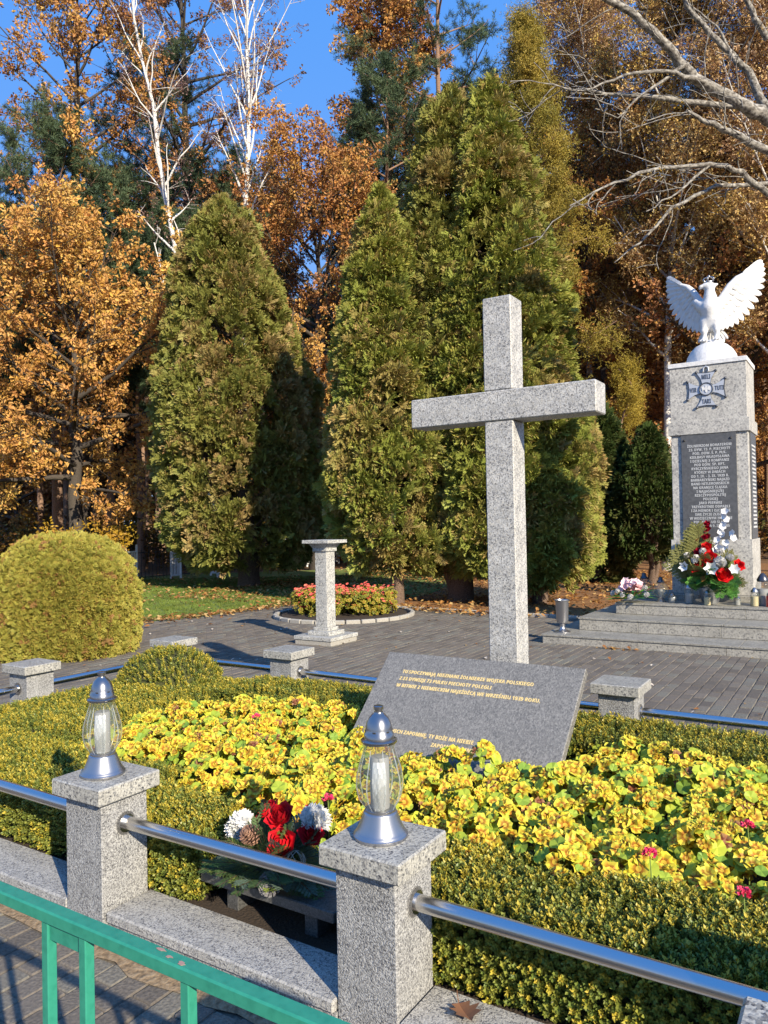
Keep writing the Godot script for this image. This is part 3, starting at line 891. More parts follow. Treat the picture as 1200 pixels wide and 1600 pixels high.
func box_ball(label: String, c: Vector3, rad: Vector3, count: int) -> void:
	var t := thing("box_ball", label, "bush", Vector3(c.x, 0.09, c.z))
	var o := t.position
	var b := MB.new()
	b.blob(c - o, rad - Vector3(0.05, 0.05, 0.05), 14, 22)
	pt("branches", b, core_mat(), t)
	var sc := [Sc.new(), Sc.new()]
	for k in count:
		var e := Vector3(R.randfn(), R.randfn(), R.randfn()).normalized()
		if e.y < -0.35:
			continue
		var s := 1.0 + 0.03 * hz.get_noise_3d(e.x * 3.0, e.y * 3.0, e.z * 3.0) - absf(R.randfn(0, 0.03))
		put_shoots(sc, c - o + e * rad * s - e * 0.03, e, 0.75)
	for k in 2:
		scatter("foliage", sc[k], shoots[k], t)

func build_hedges() -> void:
	hz.seed = 4; hz.frequency = 1.0
	shoots = [box_shoot(1, false), box_shoot(2, true)]
	hedge("front box hedge at lower right, below the yellow plants", -1.50, 0.25, -2.72, -2.20, 0.37, 5600.0, "fblr", 0.75)
	hedge("front box hedge between the farther lantern's post and the wreath", -2.98, -2.30, -2.60, -2.17, 0.37, 5600.0, "fblr", 0.78)
	hedge("front box hedge at the left edge beside the farther lantern", -5.20, -2.98, -2.80, -2.17, 0.37, 3600.0, "fb", 0.8)
	hedge("wide box hedge along the plot's left end", -5.20, -4.12, -4.62, -2.80, 0.38, 3200.0, "lr", 0.85)
	hedge("far box hedge left of the slanted plaque", -4.12, -2.62, -4.72, -4.16, 0.41, 3000.0, "fbl", 0.85)
	hedge("far box hedge right of the slanted plaque", -1.80, 0.45, -4.72, -4.14, 0.41, 3000.0, "fbr", 0.85)
	box_ball("round clipped box ball by the plot's far left corner", Vector3(-4.86, 0.26, -4.36), Vector3(0.47, 0.37, 0.44), 3400)

func geranium_leaf(seed_: int) -> ArrayMesh:
	# a round scalloped leaf: gold rim, bronze zone, gold heart
	var b := MB.new()
	var r := RandomNumberGenerator.new()
	r.seed = seed_
	var n := 14
	var rim := []
	var mid := []
	var inn := []
	for k in n + 1:
		var a := TAU * k / n * 0.93 + 0.11
		var lobe := 1.0 + 0.10 * cos(a * 7.0) + 0.04 * sin(a * 3.0 + seed_)
		var ruff := 0.10 * sin(a * 5.0 + seed_ * 1.7) + 0.06 * sin(a * 9.0 + seed_)
		rim.append(Vector3(sin(a) * lobe * 0.5, 0.10 + ruff, cos(a) * lobe * 0.5))
		mid.append(Vector3(sin(a) * 0.29, 0.045 + ruff * 0.35, cos(a) * 0.29))
		inn.append(Vector3(sin(a) * 0.15, 0.01, cos(a) * 0.15))
	var gold := Color(1, 1, 1); var bronze := Color(0.46, 0.17, 0.2); var heart := Color(0.80, 0.62, 0.7)
	for k in n:
		for q in [[rim[k], rim[k + 1], mid[k + 1], mid[k], gold, gold.lerp(bronze, r.randf_range(0.1, 0.8))], [mid[k], mid[k + 1], inn[k + 1], inn[k], gold.lerp(bronze, 0.75), bronze]]:
			var nn: Vector3 = ((q[1] - q[0]) as Vector3).cross(q[2] - q[0]).normalized()
			if nn.y < 0:
				nn = -nn
			var v0 := b.vert(q[0], nn, q[4]); var v1 := b.vert(q[1], nn, q[4]); var v2 := b.vert(q[2], nn, q[5]); var v3 := b.vert(q[3], nn, q[5])
			b.i.append_array([v0, v2, v1, v0, v3, v2])
		b.tri_o(inn[k], inn[k + 1], Vector3(0, -0.02, 0), Vector3.UP, heart)
	return b.mesh(M["leaf"])

func in_bed(x: float, z: float) -> bool:
	if x < -4.05 or x > 0.5 or z > -2.60 or z < -4.16:
		return false
	if x > -2.64 and x < -1.30 and z < -3.64:
		return false
	if x < -2.9 and z > -2.78:
		return false
	if x > -2.35 and x < -1.5 and z > -2.58:
		return false
	if x < -3.7 and z < -3.7 + (-(x + 4.05)) * 1.0:
		return false
	return true

func build_bed() -> void:
	var gold := Sc.new()
	var gold2 := Sc.new()
	var green := Sc.new()
	var heads := []
	var z := -2.62
	while z > -4.16:
		var x := -4.05
		while x < 0.5:
			var px := x + rf(-0.06, 0.06); var pz := z + rf(-0.06, 0.06)
			if in_bed(px, pz):
				heads.append(Vector3(px, 0.40 + 0.06 * hz.get_noise_2d(px * 1.3, pz * 1.3) + rf(-0.055, 0.035), pz))
			x += 0.148
		z -= 0.148
	for h in heads:
		var near_slab: float = 0.0
		for k in 34:
			var e := Vector3(R.randfn(0, 0.55), absf(R.randfn(0, 0.6)) + 0.08, R.randfn(0, 0.55)).normalized()
			var rr := rf(0.75, 1.05)
			var p: Vector3 = h + Vector3(e.x * 0.105, -0.13 + e.y * 0.14, e.z * 0.105) * rr
			if not in_bed(p.x, p.z) and p.z < -3.5:
				continue
			var nn := (e + Vector3(rf(-0.5, 0.5), 0.35 + rf(-0.3, 0.5), rf(-0.1, 0.9))).normalized()
			var s := rf(0.030, 0.074)
			var q := R.randf()
			if q > 0.955:
				gold2.add(p, nn, s * 0.8, Color(0.36, 0.19, 0.08), rf(0, TAU))
			elif e.y < 0.6 and q < 0.62 or q < 0.19:
				green.add(p, nn, s, Color(0.20, 0.34, 0.05).lerp(Color(0.52, 0.56, 0.05), R.randf()), rf(0, TAU))
			elif q < 0.6:
				gold.add(p, nn, s, Color(0.76, 0.66, 0.055).lerp(Color(0.70, 0.68, 0.08), R.randf()), rf(0, TAU))
			else:
				gold2.add(p, nn, s, Color(0.77, 0.66, 0.05).lerp(Color(0.76, 0.55, 0.08), R.randf() * 0.5), rf(0, TAU))
	var root := Node3D.new()
	root.name = numbered("geranium_bed")
	add_child(root)
	stuff(root, "bed of golden-leaved geraniums round the slanted plaque", "plants")
	scatter("leaves", gold, geranium_leaf(1), root)
	scatter("leaves", gold2, geranium_leaf(4), root)
	var gl := MB.new()
	for k in 10:
		var a := TAU * k / 10; var a2 := TAU * (k + 1) / 10
		gl.tri_o(Vector3(0, 0, 0), Vector3(sin(a) * 0.5, 0.08 + 0.07 * sin(a * 4.0), cos(a) * 0.5), Vector3(sin(a2) * 0.5, 0.08 + 0.07 * sin(a2 * 4.0), cos(a2) * 0.5), Vector3.UP)
	scatter("leaves", green, gl.mesh(M["leaf"]), root)
	# stalks under the leaves
	var st := MB.new()
	for h in heads:
		for k in 3:
			var e := Vector3(rf(-0.08, 0.08), 0, rf(-0.08, 0.08))
			st.tube([Vector3(h.x, 0.085, h.z) + e * 0.3, h + e + Vector3(0, -0.1, 0)], [0.005, 0.003], 4, Color(0.16, 0.17, 0.04), false)
	var so := pt("stems", st, M["solid colour"], root)
	so.set_meta("kind", "stuff")
	# a few pink flower heads
	var spots := [[0, -0.40, -3.12, 0.44], [1, -0.66, -2.72, 0.43], [2, -0.35, -2.60, 0.42], [3, -3.10, -3.44, 0.45], [4, -1.95, -2.60, 0.43]]
	var words := ["pink geranium head near the picture's right edge, upper of two", "pink geranium head at the hedge, left of the other two on the right", "pink geranium head lowest at the right, over the box hedge", "pink geranium head alone among the far yellow leaves", "pink geranium bud just above the wreath on the bench"]
	for k in 5:
		var o := thing("geranium_flower", words[k], "flower", Vector3(spots[k][1], spots[k][3] - 0.02, spots[k][2]), "pink geranium flower heads")
		var b := MB.new()
		for j in 46:
			var e := Vector3(R.randfn(), absf(R.randfn()) * 0.9, R.randfn()).normalized()
			b.leaf(Vector3(0, 0.03, 0) + e * 0.012, (e + Vector3(rf(-0.5, 0.5), rf(-0.2, 0.5), rf(-0.5, 0.5))).normalized(), e, rf(0.012, 0.019), 0.013, Color(0.75, rf(0.03, 0.09), rf(0.10, 0.2)), 0.2, 0.65)
		pt("petals", b, M["petal"], o)
		b = MB.new()
		b.tube([Vector3(0, -0.2, 0), Vector3(0.004, -0.05, 0), Vector3(0, 0.03, 0)], [0.003, 0.0026, 0.002], 5, Color(0.16, 0.22, 0.04))
		pt("stalk", b, M["solid colour"], o)

# ---------------------------------------------------------------- cut flowers
func rose_mesh(r: float, col: Color, seed_: int) -> MB:
	var b := MB.new()
	var g := RandomNumberGenerator.new()
	g.seed = seed_
	for ring in 5:
		var n: int = [3, 4, 5, 6, 6][ring]
		for k in n:
			var a := TAU * k / n + ring * 0.7 + g.randf_range(-0.15, 0.15)
			var e := Vector3(cos(a), 0, sin(a)); var s := Vector3(-sin(a), 0, cos(a))
			var rad := r * (0.16 + 0.19 * ring); var hh := r * (1.0 - 0.13 * ring); var w := r * (0.34 + 0.15 * ring)
			var f := g.randf_range(0.8, 1.15)
			var c := Color(col.r * f, col.g * f, col.b * f)
			var p0 := e * rad * 0.4 - s * w * 0.4 + Vector3(0, -hh * 0.3, 0); var p1 := e * rad * 0.4 + s * w * 0.4 + Vector3(0, -hh * 0.3, 0)
			var m0 := e * rad * 1.05 - s * w * 0.85 + Vector3(0, hh * 0.3, 0); var m1 := e * rad * 1.05 + s * w * 0.85 + Vector3(0, hh * 0.3, 0)
			var mm := e * rad * 1.35 + Vector3(0, hh * 0.25, 0)
			var t0 := e * rad * (0.9 + 0.14 * ring) - s * w * 0.5 + Vector3(0, hh * 0.85, 0); var t1 := e * rad * (0.9 + 0.14 * ring) + s * w * 0.5 + Vector3(0, hh * 0.85, 0)
			var tm := e * rad * (1.0 + 0.2 * ring) + Vector3(0, hh * 0.93, 0)
			var pm := e * rad * 0.55 + Vector3(0, -hh * 0.35, 0)
			for q in [[p0, pm, mm, m0], [pm, p1, m1, mm], [m0, mm, tm, t0], [mm, m1, t1, tm]]:
				b.quad_o(q[0], q[1], q[2], q[3], e, c)
	return b

func mum_mesh(r: float, col: Color, seed_: int) -> MB:
	# shaggy ball of narrow petals
	var b := MB.new()
	var g := RandomNumberGenerator.new()
	g.seed = seed_
	b.blob(Vector3(0, r * 0.1, 0), Vector3(r, r * 0.85, r) * 0.66, 8, 12, col)
	for k in 260:
		var e := Vector3(g.randfn(), absf(g.randfn()) * 1.1 - 0.15, g.randfn()).normalized()
		var f := g.randf_range(0.88, 1.1)
		b.leaf(e * r * 0.45, (e + Vector3(0, 0.25, 0)).normalized(), Vector3(e.z, 0.3, -e.x), r * g.randf_range(0.4, 0.58), r * 0.27, Color(col.r * f, col.g * f, col.b * f), 0.3, 0.65)
	return b

func sprig_mesh(l: float, col: Color, seed_: int, nl := 0.017, nw := 0.0042) -> MB:
	# a fir or thuja sprig lying along +z: side twigs with needles
	var b := MB.new()
	var g := RandomNumberGenerator.new()
	g.seed = seed_
	b.tube([Vector3.ZERO, Vector3(0, 0.012, l)], [0.0025, 0.001], 4, Color(0.10, 0.07, 0.04), false)
	for k in 9:
		for s in [-1.0, 1.0]:
			var z := l * (0.08 + 0.1 * k)
			var tl := l * 0.42 * (1.0 - k * 0.085)
			var d := Vector3(s * 0.8, g.randf_range(-0.1, 0.12), 0.65).normalized()
			for j in 9:
				var p := Vector3(0, 0.012 * z / l, z) + d * tl * (j + 1) / 9.0
				for q in [-1.0, 1.0]:
					var f := g.randf_range(0.7, 1.25)
					var dd: Vector3 = (d + Vector3(-d.z, 0, d.x) * q * 0.9 + Vector3(0, g.randf_range(-0.1, 0.35), 0)).normalized()
					b.leaf(p, dd, Vector3.UP, nl, nw, Color(col.r * f, col.g * f, col.b * f), 0.1, 0.5)
	return b

func cone_mesh(l: float, r: float, col: Color) -> MB:
	# open pine cone standing on its stalk: spiral of woody scales
	var b := MB.new()
	b.blob(Vector3(0, l * 0.5, 0), Vector3(r * 0.5, l * 0.46, r * 0.5), 8, 10, col * 0.6)
	for k in 76:
		var f := k / 76.0
		var a := k * 2.39996
		var rad := r * sin(PI * (0.16 + 0.76 * f)) * 1.02
		var e := Vector3(cos(a), 0, sin(a))
		var y := l * (0.06 + 0.88 * f)
		var d := (e + Vector3(0, 0.35 + f * 0.7, 0)).normalized()
		var o := e * rad * 0.45 + Vector3(0, y - r * 0.12, 0)
		var s := Vector3(-sin(a), 0, cos(a))
		var tip := o + d * rad * 0.72
		var c := Color(col.r, col.g, col.b) * (0.85 + 0.35 * sin(k * 12.9) * 0.5)
		var w := r * 0.24
		b.quad_o(o - s * w * 0.5, o + s * w * 0.5, tip + s * w * 0.7, tip - s * w * 0.7, d.cross(s).abs() + Vector3.UP, c)
		b.quad_o(tip - s * w * 0.7, tip + s * w * 0.7, tip + s * w * 0.45 + Vector3(0, -r * 0.14, 0) + e * r * 0.03, tip - s * w * 0.45 + Vector3(0, -r * 0.14, 0) + e * r * 0.03, e, c * 1.2)
	return b

func aim(o: Node3D, d: Vector3, roll := 0.0) -> void:
	# turn so that local +y points along d
	var y := d.normalized()
	var x := y.cross(Vector3(0.3, 0.1, 0.95)).normalized()
	o.basis = Basis(x, y, x.cross(y)).rotated(y, roll)

func aim_z(o: Node3D, d: Vector3, up: Vector3) -> void:
	var z := d.normalized()
	var x := up.cross(z).normalized()
	o.basis = Basis(x, z.cross(x), z)

func build_wreath() -> void:
	var c := Vector3(-2.0, 0.235, -2.30)
	var t := thing("wreath", "wreath of red roses, white chrysanthemums, cones and fir on the dark bench", "wreath", c)
	var fir := Color(0.085, 0.14, 0.05)
	var blue := Color(0.13, 0.19, 0.14)
	var lime := Color(0.24, 0.30, 0.06)
	var sm := [sprig_mesh(0.21, fir, 1).mesh(), sprig_mesh(0.19, blue, 2).mesh(), sprig_mesh(0.17, lime, 3).mesh()]
	for ring in 3:
		var n: int = [40, 32, 18][ring]
		for k in n:
			var a := TAU * k / n + rf(-0.12, 0.12)
			var tilt: float = [rf(-0.35, 0.15), rf(0.35, 0.9), rf(1.2, 2.6)][ring]
			var kind: int = 2 if (k % 5 == 2) else (1 if k % 3 == 0 else 0)
			var o := part("fir_sprig", sm[kind], M["needle"], t, Vector3(cos(a) * [0.10, 0.07, 0.06][ring], 0.02 + rf(0, 0.04) + 0.015 * ring, sin(a) * [0.05, 0.04, 0.03][ring]))
			aim_z(o, Vector3(cos(a), tilt, sin(a)), Vector3(rf(-0.4, 0.4), 1, rf(-0.4, 0.4)))
			o.scale *= rf(0.75, 1.05) * [1.0, 0.9, 0.75][ring]
	var red := Color(0.62, 0.012, 0.02)
	var roses := [[Vector3(0.0, 0.205, -0.05), Vector3(0.0, 0.8, 0.6), 0.040], [Vector3(-0.085, 0.205, -0.08), Vector3(-0.4, 0.8, 0.4), 0.036], [Vector3(0.085, 0.15, 0.04), Vector3(0.15, 0.55, 0.85), 0.041], [Vector3(0.165, 0.175, -0.03), Vector3(0.5, 0.7, 0.4), 0.034], [Vector3(-0.26, 0.10, -0.08), Vector3(-0.8, 0.4, 0.2), 0.014], [Vector3(0.11, 0.24, -0.10), Vector3(0.2, 0.9, 0.1), 0.016]]
	for k in roses.size():
		var o := pt("rose", rose_mesh(roses[k][2], red, k + 5), M["petal"], t, roses[k][0])
		aim(o, roses[k][1], k * 1.1)
	for q in [[Vector3(-0.155, 0.15, 0.0), Vector3(-0.5, 0.6, 0.6), 0.075], [Vector3(0.145, 0.205, -0.085), Vector3(0.45, 0.8, 0.1), 0.072]]:
		var o := pt("chrysanthemum", mum_mesh(q[2], Color(0.72, 0.72, 0.70), 9), M["petal"], t, q[0])
		aim(o, q[1])
	var oc := pt("pine_cone", cone_mesh(0.082, 0.036, Color(0.30, 0.165, 0.11)), M["solid colour"], t, Vector3(-0.05, 0.135, 0.045))
	aim(oc, Vector3(-0.1, 0.75, 0.65))
	oc = pt("pine_cone", cone_mesh(0.075, 0.042, Color(0.24, 0.23, 0.23)), M["solid colour"], t, Vector3(0.075, 0.02, 0.08))
	aim(oc, Vector3(0.25, 0.2, 0.95))
	oc.set_meta("label", "grey weathered pine cone")
	# woven wicker ball
	var b := MB.new()
	for k in 9:
		var ax := Vector3(R.randfn(), R.randfn(), R.randfn()).normalized()
		var u := ax.cross(Vector3(0.2, 0.9, 0.3)).normalized()
		var w := ax.cross(u)
		var pth := []
		var rd := []
		for j in 25:
			var a := TAU * j / 24
			pth.append((u * cos(a) + w * sin(a)) * 0.036)
			rd.append(0.0011)
		b.tube(pth, rd, 4, Color(0.42, 0.36, 0.28), false)
	pt("wicker_ball", b, M["solid colour"], t, Vector3(0.165, 0.11, 0.06))

func build_bouquets() -> void:
	# large arrangement before the monument
	var c := Vector3(-1.80, 0.446, -11.02)
	var t := thing("bouquet", "large arrangement of red roses and white lilies before the monument", "bouquet", c)
	var b := MB.new()
	b.lathe(Vector3.ZERO, [Vector2(0, 0), Vector2(0.085, 0), Vector2(0.10, 0.02), Vector2(0.135, 0.19), Vector2(0.15, 0.215), Vector2(0.14, 0.22), Vector2(0, 0.2)], 22, Color.WHITE, 11, 0.06)
	var foil := std("foil wrap", lin(0.55, 0.57, 0.60), 0.28, 0.85)
	pt("pot", b, foil, t)
	var red := Color(0.62, 0.012, 0.014)
	var white := Color(0.72, 0.71, 0.69)
	var dark := Color(0.30, 0.004, 0.02)
	var fl := [["rose", red, 0.085, Vector3(-0.13, 0.50, 0.16)], ["rose", red, 0.095, Vector3(0.20, 0.39, 0.20)], ["rose", red, 0.09, Vector3(0.02, 0.62, 0.14)], ["rose", dark, 0.06, Vector3(-0.25, 0.58, 0.08)], ["rose", red, 0.07, Vector3(0.37, 0.52, 0.08)], ["rose", red, 0.055, Vector3(-0.18, 0.86, 0.0)], ["rose", red, 0.06, Vector3(-0.02, 0.76, 0.06)], ["rose", dark, 0.05, Vector3(-0.03, 0.90, 0.02)], ["rose", dark, 0.045, Vector3(-0.02, 1.0, 0.0)], ["rose", dark, 0.04, Vector3(-0.02, 1.07, -0.02)], ["rose", dark, 0.05, Vector3(-0.12, 0.70, 0.08)],
		["chrysanthemum", white, 0.075, Vector3(-0.14, 0.60, 0.18)], ["chrysanthemum", white, 0.095, Vector3(0.16, 0.56, 0.18)], ["chrysanthemum", white, 0.06, Vector3(-0.27, 0.64, 0.06)], ["chrysanthemum", white, 0.06, Vector3(-0.06, 0.70, 0.1)], ["chrysanthemum", white, 0.055, Vector3(0.14, 0.70, 0.06)], ["chrysanthemum", white, 0.06, Vector3(0.27, 0.62, 0.08)]]
	for k in fl.size():
		var m: MB = rose_mesh(fl[k][2] * 0.78, fl[k][1], k) if fl[k][0] == "rose" else mum_mesh(fl[k][2] * 0.95, fl[k][1], k)
		var o := pt(fl[k][0], m, M["petal"], t, fl[k][3])
		aim(o, Vector3(fl[k][3].x, 0.25, 0.35), k * 0.8)
	# lilies: long white trumpet petals, and the tall white spray
	for p in [[Vector3(0.06, 0.47, 0.22), 0.13], [Vector3(-0.28, 0.49, 0.14), 0.10], [Vector3(0.32, 0.47, 0.16), 0.10]]:
		var lm := MB.new()
		for k in 6:
			var a := TAU * k / 6
			lm.leaf(Vector3.ZERO, Vector3(cos(a), 0.9, sin(a)).normalized(), Vector3(-cos(a), 0.5, -sin(a)), p[1], p[1] * 0.62, white, 0.12, 0.6)
		var o := pt("lily", lm, M["petal"], t, p[0])
		aim(o, Vector3(p[0].x * 0.8, 0.2, 0.8))
	for k in 17:
		var f := k / 16.0
		var base := Vector3(0.10 + 0.10 * f, 0.68 + 0.55 * f, 0.0) if k % 3 else Vector3(0.14 + 0.18 * f, 0.62 + 0.34 * f, 0.03)
		var lm := MB.new()
		for j in 5:
			var a := TAU * j / 5 + k
			lm.leaf(Vector3.ZERO, Vector3(cos(a), 0.5, sin(a)).normalized(), Vector3(0, 1, 0), 0.058, 0.06, white, 0.1, 0.62)
		var o := pt("spray_blossom", lm, M["petal"], t, base + Vector3(rf(-0.035, 0.035), 0, rf(-0.03, 0.03)))
		aim(o, Vector3(rf(-0.6, 0.6), 0.3, 0.8))
	# broad leaves at the foot, ferns at the side
	for k in 26:
		var a := TAU * k / 26
		var bl := MB.new()
		var col := Color(0.05, 0.16, 0.03).lerp(Color(0.14, 0.30, 0.05), R.randf())
		if k % 6 == 1:
			col = Color(0.30, 0.13, 0.03)
		if k % 7 == 3:
			col = Color(0.16, 0.24, 0.22)
		bl.leaf(Vector3.ZERO, Vector3(0, 0.1, 1), Vector3.UP, rf(0.17, 0.27), rf(0.09, 0.14), col, 0.12, 0.5)
		var o := pt("leaf", bl, M["waxy leaf"], t, Vector3(cos(a) * 0.12, rf(0.24, 0.40), sin(a) * 0.12))
		aim_z(o, Vector3(cos(a), rf(-0.7, 0.35), sin(a)), Vector3(0, 1, 0.2))
	var fm := [sprig_mesh(0.42, Color(0.17, 0.17, 0.05), 30, 0.03, 0.011).mesh(), sprig_mesh(0.36, Color(0.13, 0.18, 0.05), 31, 0.03, 0.012).mesh(), sprig_mesh(0.30, Color(0.10, 0.26, 0.05), 32, 0.03, 0.014).mesh()]
	for k in 60: # fern and twigs rising from the pot between the flowers
		var a := rf(0, TAU)
		var el := rf(-0.2, 1.9)
		var o := part("fern", fm[k % 3], M["needle"], t, Vector3(cos(a) * 0.06, rf(0.2, 0.42), sin(a) * 0.05))
		aim_z(o, Vector3(cos(a), el, sin(a)), Vector3(rf(-1, 1), 0.4, rf(-1, 1)))
		o.scale *= rf(0.75, 1.1)
	for k in 12: # tall yellowing twigs at the left
		var o := part("fern", fm[0], M["needle"], t, Vector3(-0.08, 0.34 + 0.02 * k, 0.0))
		aim_z(o, Vector3(-1.0 + 0.075 * k, 0.45 + 0.09 * k, 0.1), Vector3(0.2, 0.2, 1))
		o.scale *= rf(1.05, 1.3)
	for k in 9: # bushy green hanging at the right
		var o := part("fern", fm[2], M["needle"], t, Vector3(0.16 + rf(0, 0.1), 0.32, 0.14))
		aim_z(o, Vector3(rf(-0.2, 0.6), rf(-0.9, 0.1), 0.6), Vector3(0, 0.6, 1))
	# small pink and white arrangement at the step's corner
	t = thing("bouquet", "low arrangement of pink and white flowers at the left end of the top step", "bouquet", Vector3(-2.80, 0.446, -10.80))
	for k in 30:
		var a := TAU * k / 30
		var bl := MB.new()
		bl.leaf(Vector3.ZERO, Vector3(0, 0.1, 1), Vector3.UP, rf(0.18, 0.34), rf(0.05, 0.09), Color(0.03, 0.13, 0.03).lerp(Color(0.12, 0.30, 0.04), R.randf()), 0.15, 0.5)
		var o := pt("leaf", bl, M["waxy leaf"], t, Vector3(cos(a) * 0.06, rf(0.03, 0.09), sin(a) * 0.05))
		aim_z(o, Vector3(cos(a) * 1.2, rf(-0.25, 0.6), sin(a)), Vector3(0, 1, 0.1))
	for k in 22:
		var lm := MB.new()
		var pink: Color = Color(0.82, 0.45, 0.46).lerp(Color(0.84, 0.70, 0.68), R.randf())
		for j in 5:
			var a := TAU * j / 5 + k
			lm.leaf(Vector3.ZERO, Vector3(cos(a), 0.45, sin(a)).normalized(), Vector3(0, 1, 0), 0.075, 0.055, pink, 0.2, 0.6)
		var o := pt("blossom", lm, M["petal"], t, Vector3(rf(-0.12, 0.14), rf(0.17, 0.29), rf(-0.06, 0.12)))
		aim(o, Vector3(rf(-0.5, 0.5), 0.6, rf(0.2, 0.9)))
	for p in [Vector3(-0.14, 0.16, 0.1), Vector3(-0.06, 0.11, 0.16), Vector3(0.05, 0.09, 0.18), Vector3(0.25, 0.12, 0.12), Vector3(0.20, 0.20, 0.0), Vector3(-0.22, 0.12, 0.06)]:
		var o := pt("white_flower", mum_mesh(0.045, white, 3), M["petal"], t, p)
		aim(o, Vector3(p.x, 0.4, 0.5))

func build_red_bed() -> void:
	# round bed of red and yellow flowering plants behind the pedestal
	var sc := Sc.new()
	var rs := Sc.new()
	var c := Vector2(-7.82, -11.0)
	for k in 330:
		var a := rf(0, TAU)
		var r := sqrt(R.randf())
		var p := c + Vector2(cos(a) * 0.92, sin(a) * 0.8) * r
		var hh := rf(0.18, 0.46)
		for j in 13:
			var e := Vector3(R.randfn(0, 0.5), absf(R.randfn(0, 0.5)), R.randfn(0, 0.5)).normalized()
			var pos := Vector3(p.x, hh - 0.12, p.y) + e * Vector3(0.12, 0.14, 0.12)
			sc.add(pos, (e + Vector3(rf(-0.4, 0.4), 0.3, rf(0, 0.8))).normalized(), rf(0.05, 0.085), Color(0.46, 0.40, 0.05).lerp(Color(0.10, 0.20, 0.03), R.randf() * 0.8), rf(0, TAU))
		if R.randf() < 0.6:
			for j in 5:
				rs.add(Vector3(p.x + rf(-0.07, 0.07), hh + rf(-0.07, 0.07), p.y + rf(-0.07, 0.07)), Vector3(rf(-0.5, 0.5), 1, rf(-0.1, 0.9)).normalized(), rf(0.05, 0.09), Color(0.66, 0.06, 0.06).lerp(Color(0.74, 0.22, 0.14), R.randf()), rf(0, TAU))
	var root := Node3D.new()
	root.name = numbered("flower_bed")
	add_child(root)
	stuff(root, "round bed of red flowers with yellow leaves behind the pedestal column", "flowers")
	scatter("leaves", sc, geranium_leaf(2), root)
	var fm := MB.new()
	for k in 8:
		var a := TAU * k / 8
		fm.leaf(Vector3.ZERO, Vector3(cos(a), 0.5, sin(a)).normalized(), Vector3.UP, 0.5, 0.36, Color.WHITE, 0.2, 0.6)
	scatter("blossoms", rs, fm.mesh(M["petal"]), root)
	var soil := MB.new()
	soil.lathe(Vector3.ZERO, [Vector2(1.12, 0.0), Vector2(1.1, 0.05), Vector2(0.5, 0.09), Vector2(0, 0.1)], 36)
	var so := pt("soil", soil, M["grave soil"], root, Vector3(c.x, -0.01, c.y))
	# kerb stones set round it
	var t := thing("bed_kerb", "curved edging of pale stones round the red flower bed", "kerb", Vector3(c.x, 0, c.y))
	for k in 30:
		var a := TAU * k / 30
		var o := block("stone", Vector3(cos(a) * 1.2, 0.02, sin(a) * 1.2), Vector3(0.075, 0.08, 0.235), 0.012, M["kerb concrete"], t)
		o.rotation.y = -a
	# straight kerb between pavement and leaf bed
	t = thing("pavement_kerb", "pale kerb between the paving and the leaf-covered bed under the thujas", "kerb", Vector3(-6.3, 0, -12.3))
	for k in 9:
		var f := k * 0.5 - 2.0
		var o := block("stone", Vector3(f + 0.55, 0.005, 0.02 + 0.045 * f + 0.012 * sin(k * 2.1)), Vector3(0.49, 0.07, 0.06), 0.012, M["kerb concrete"], t)
		o.rotation.y = -0.045
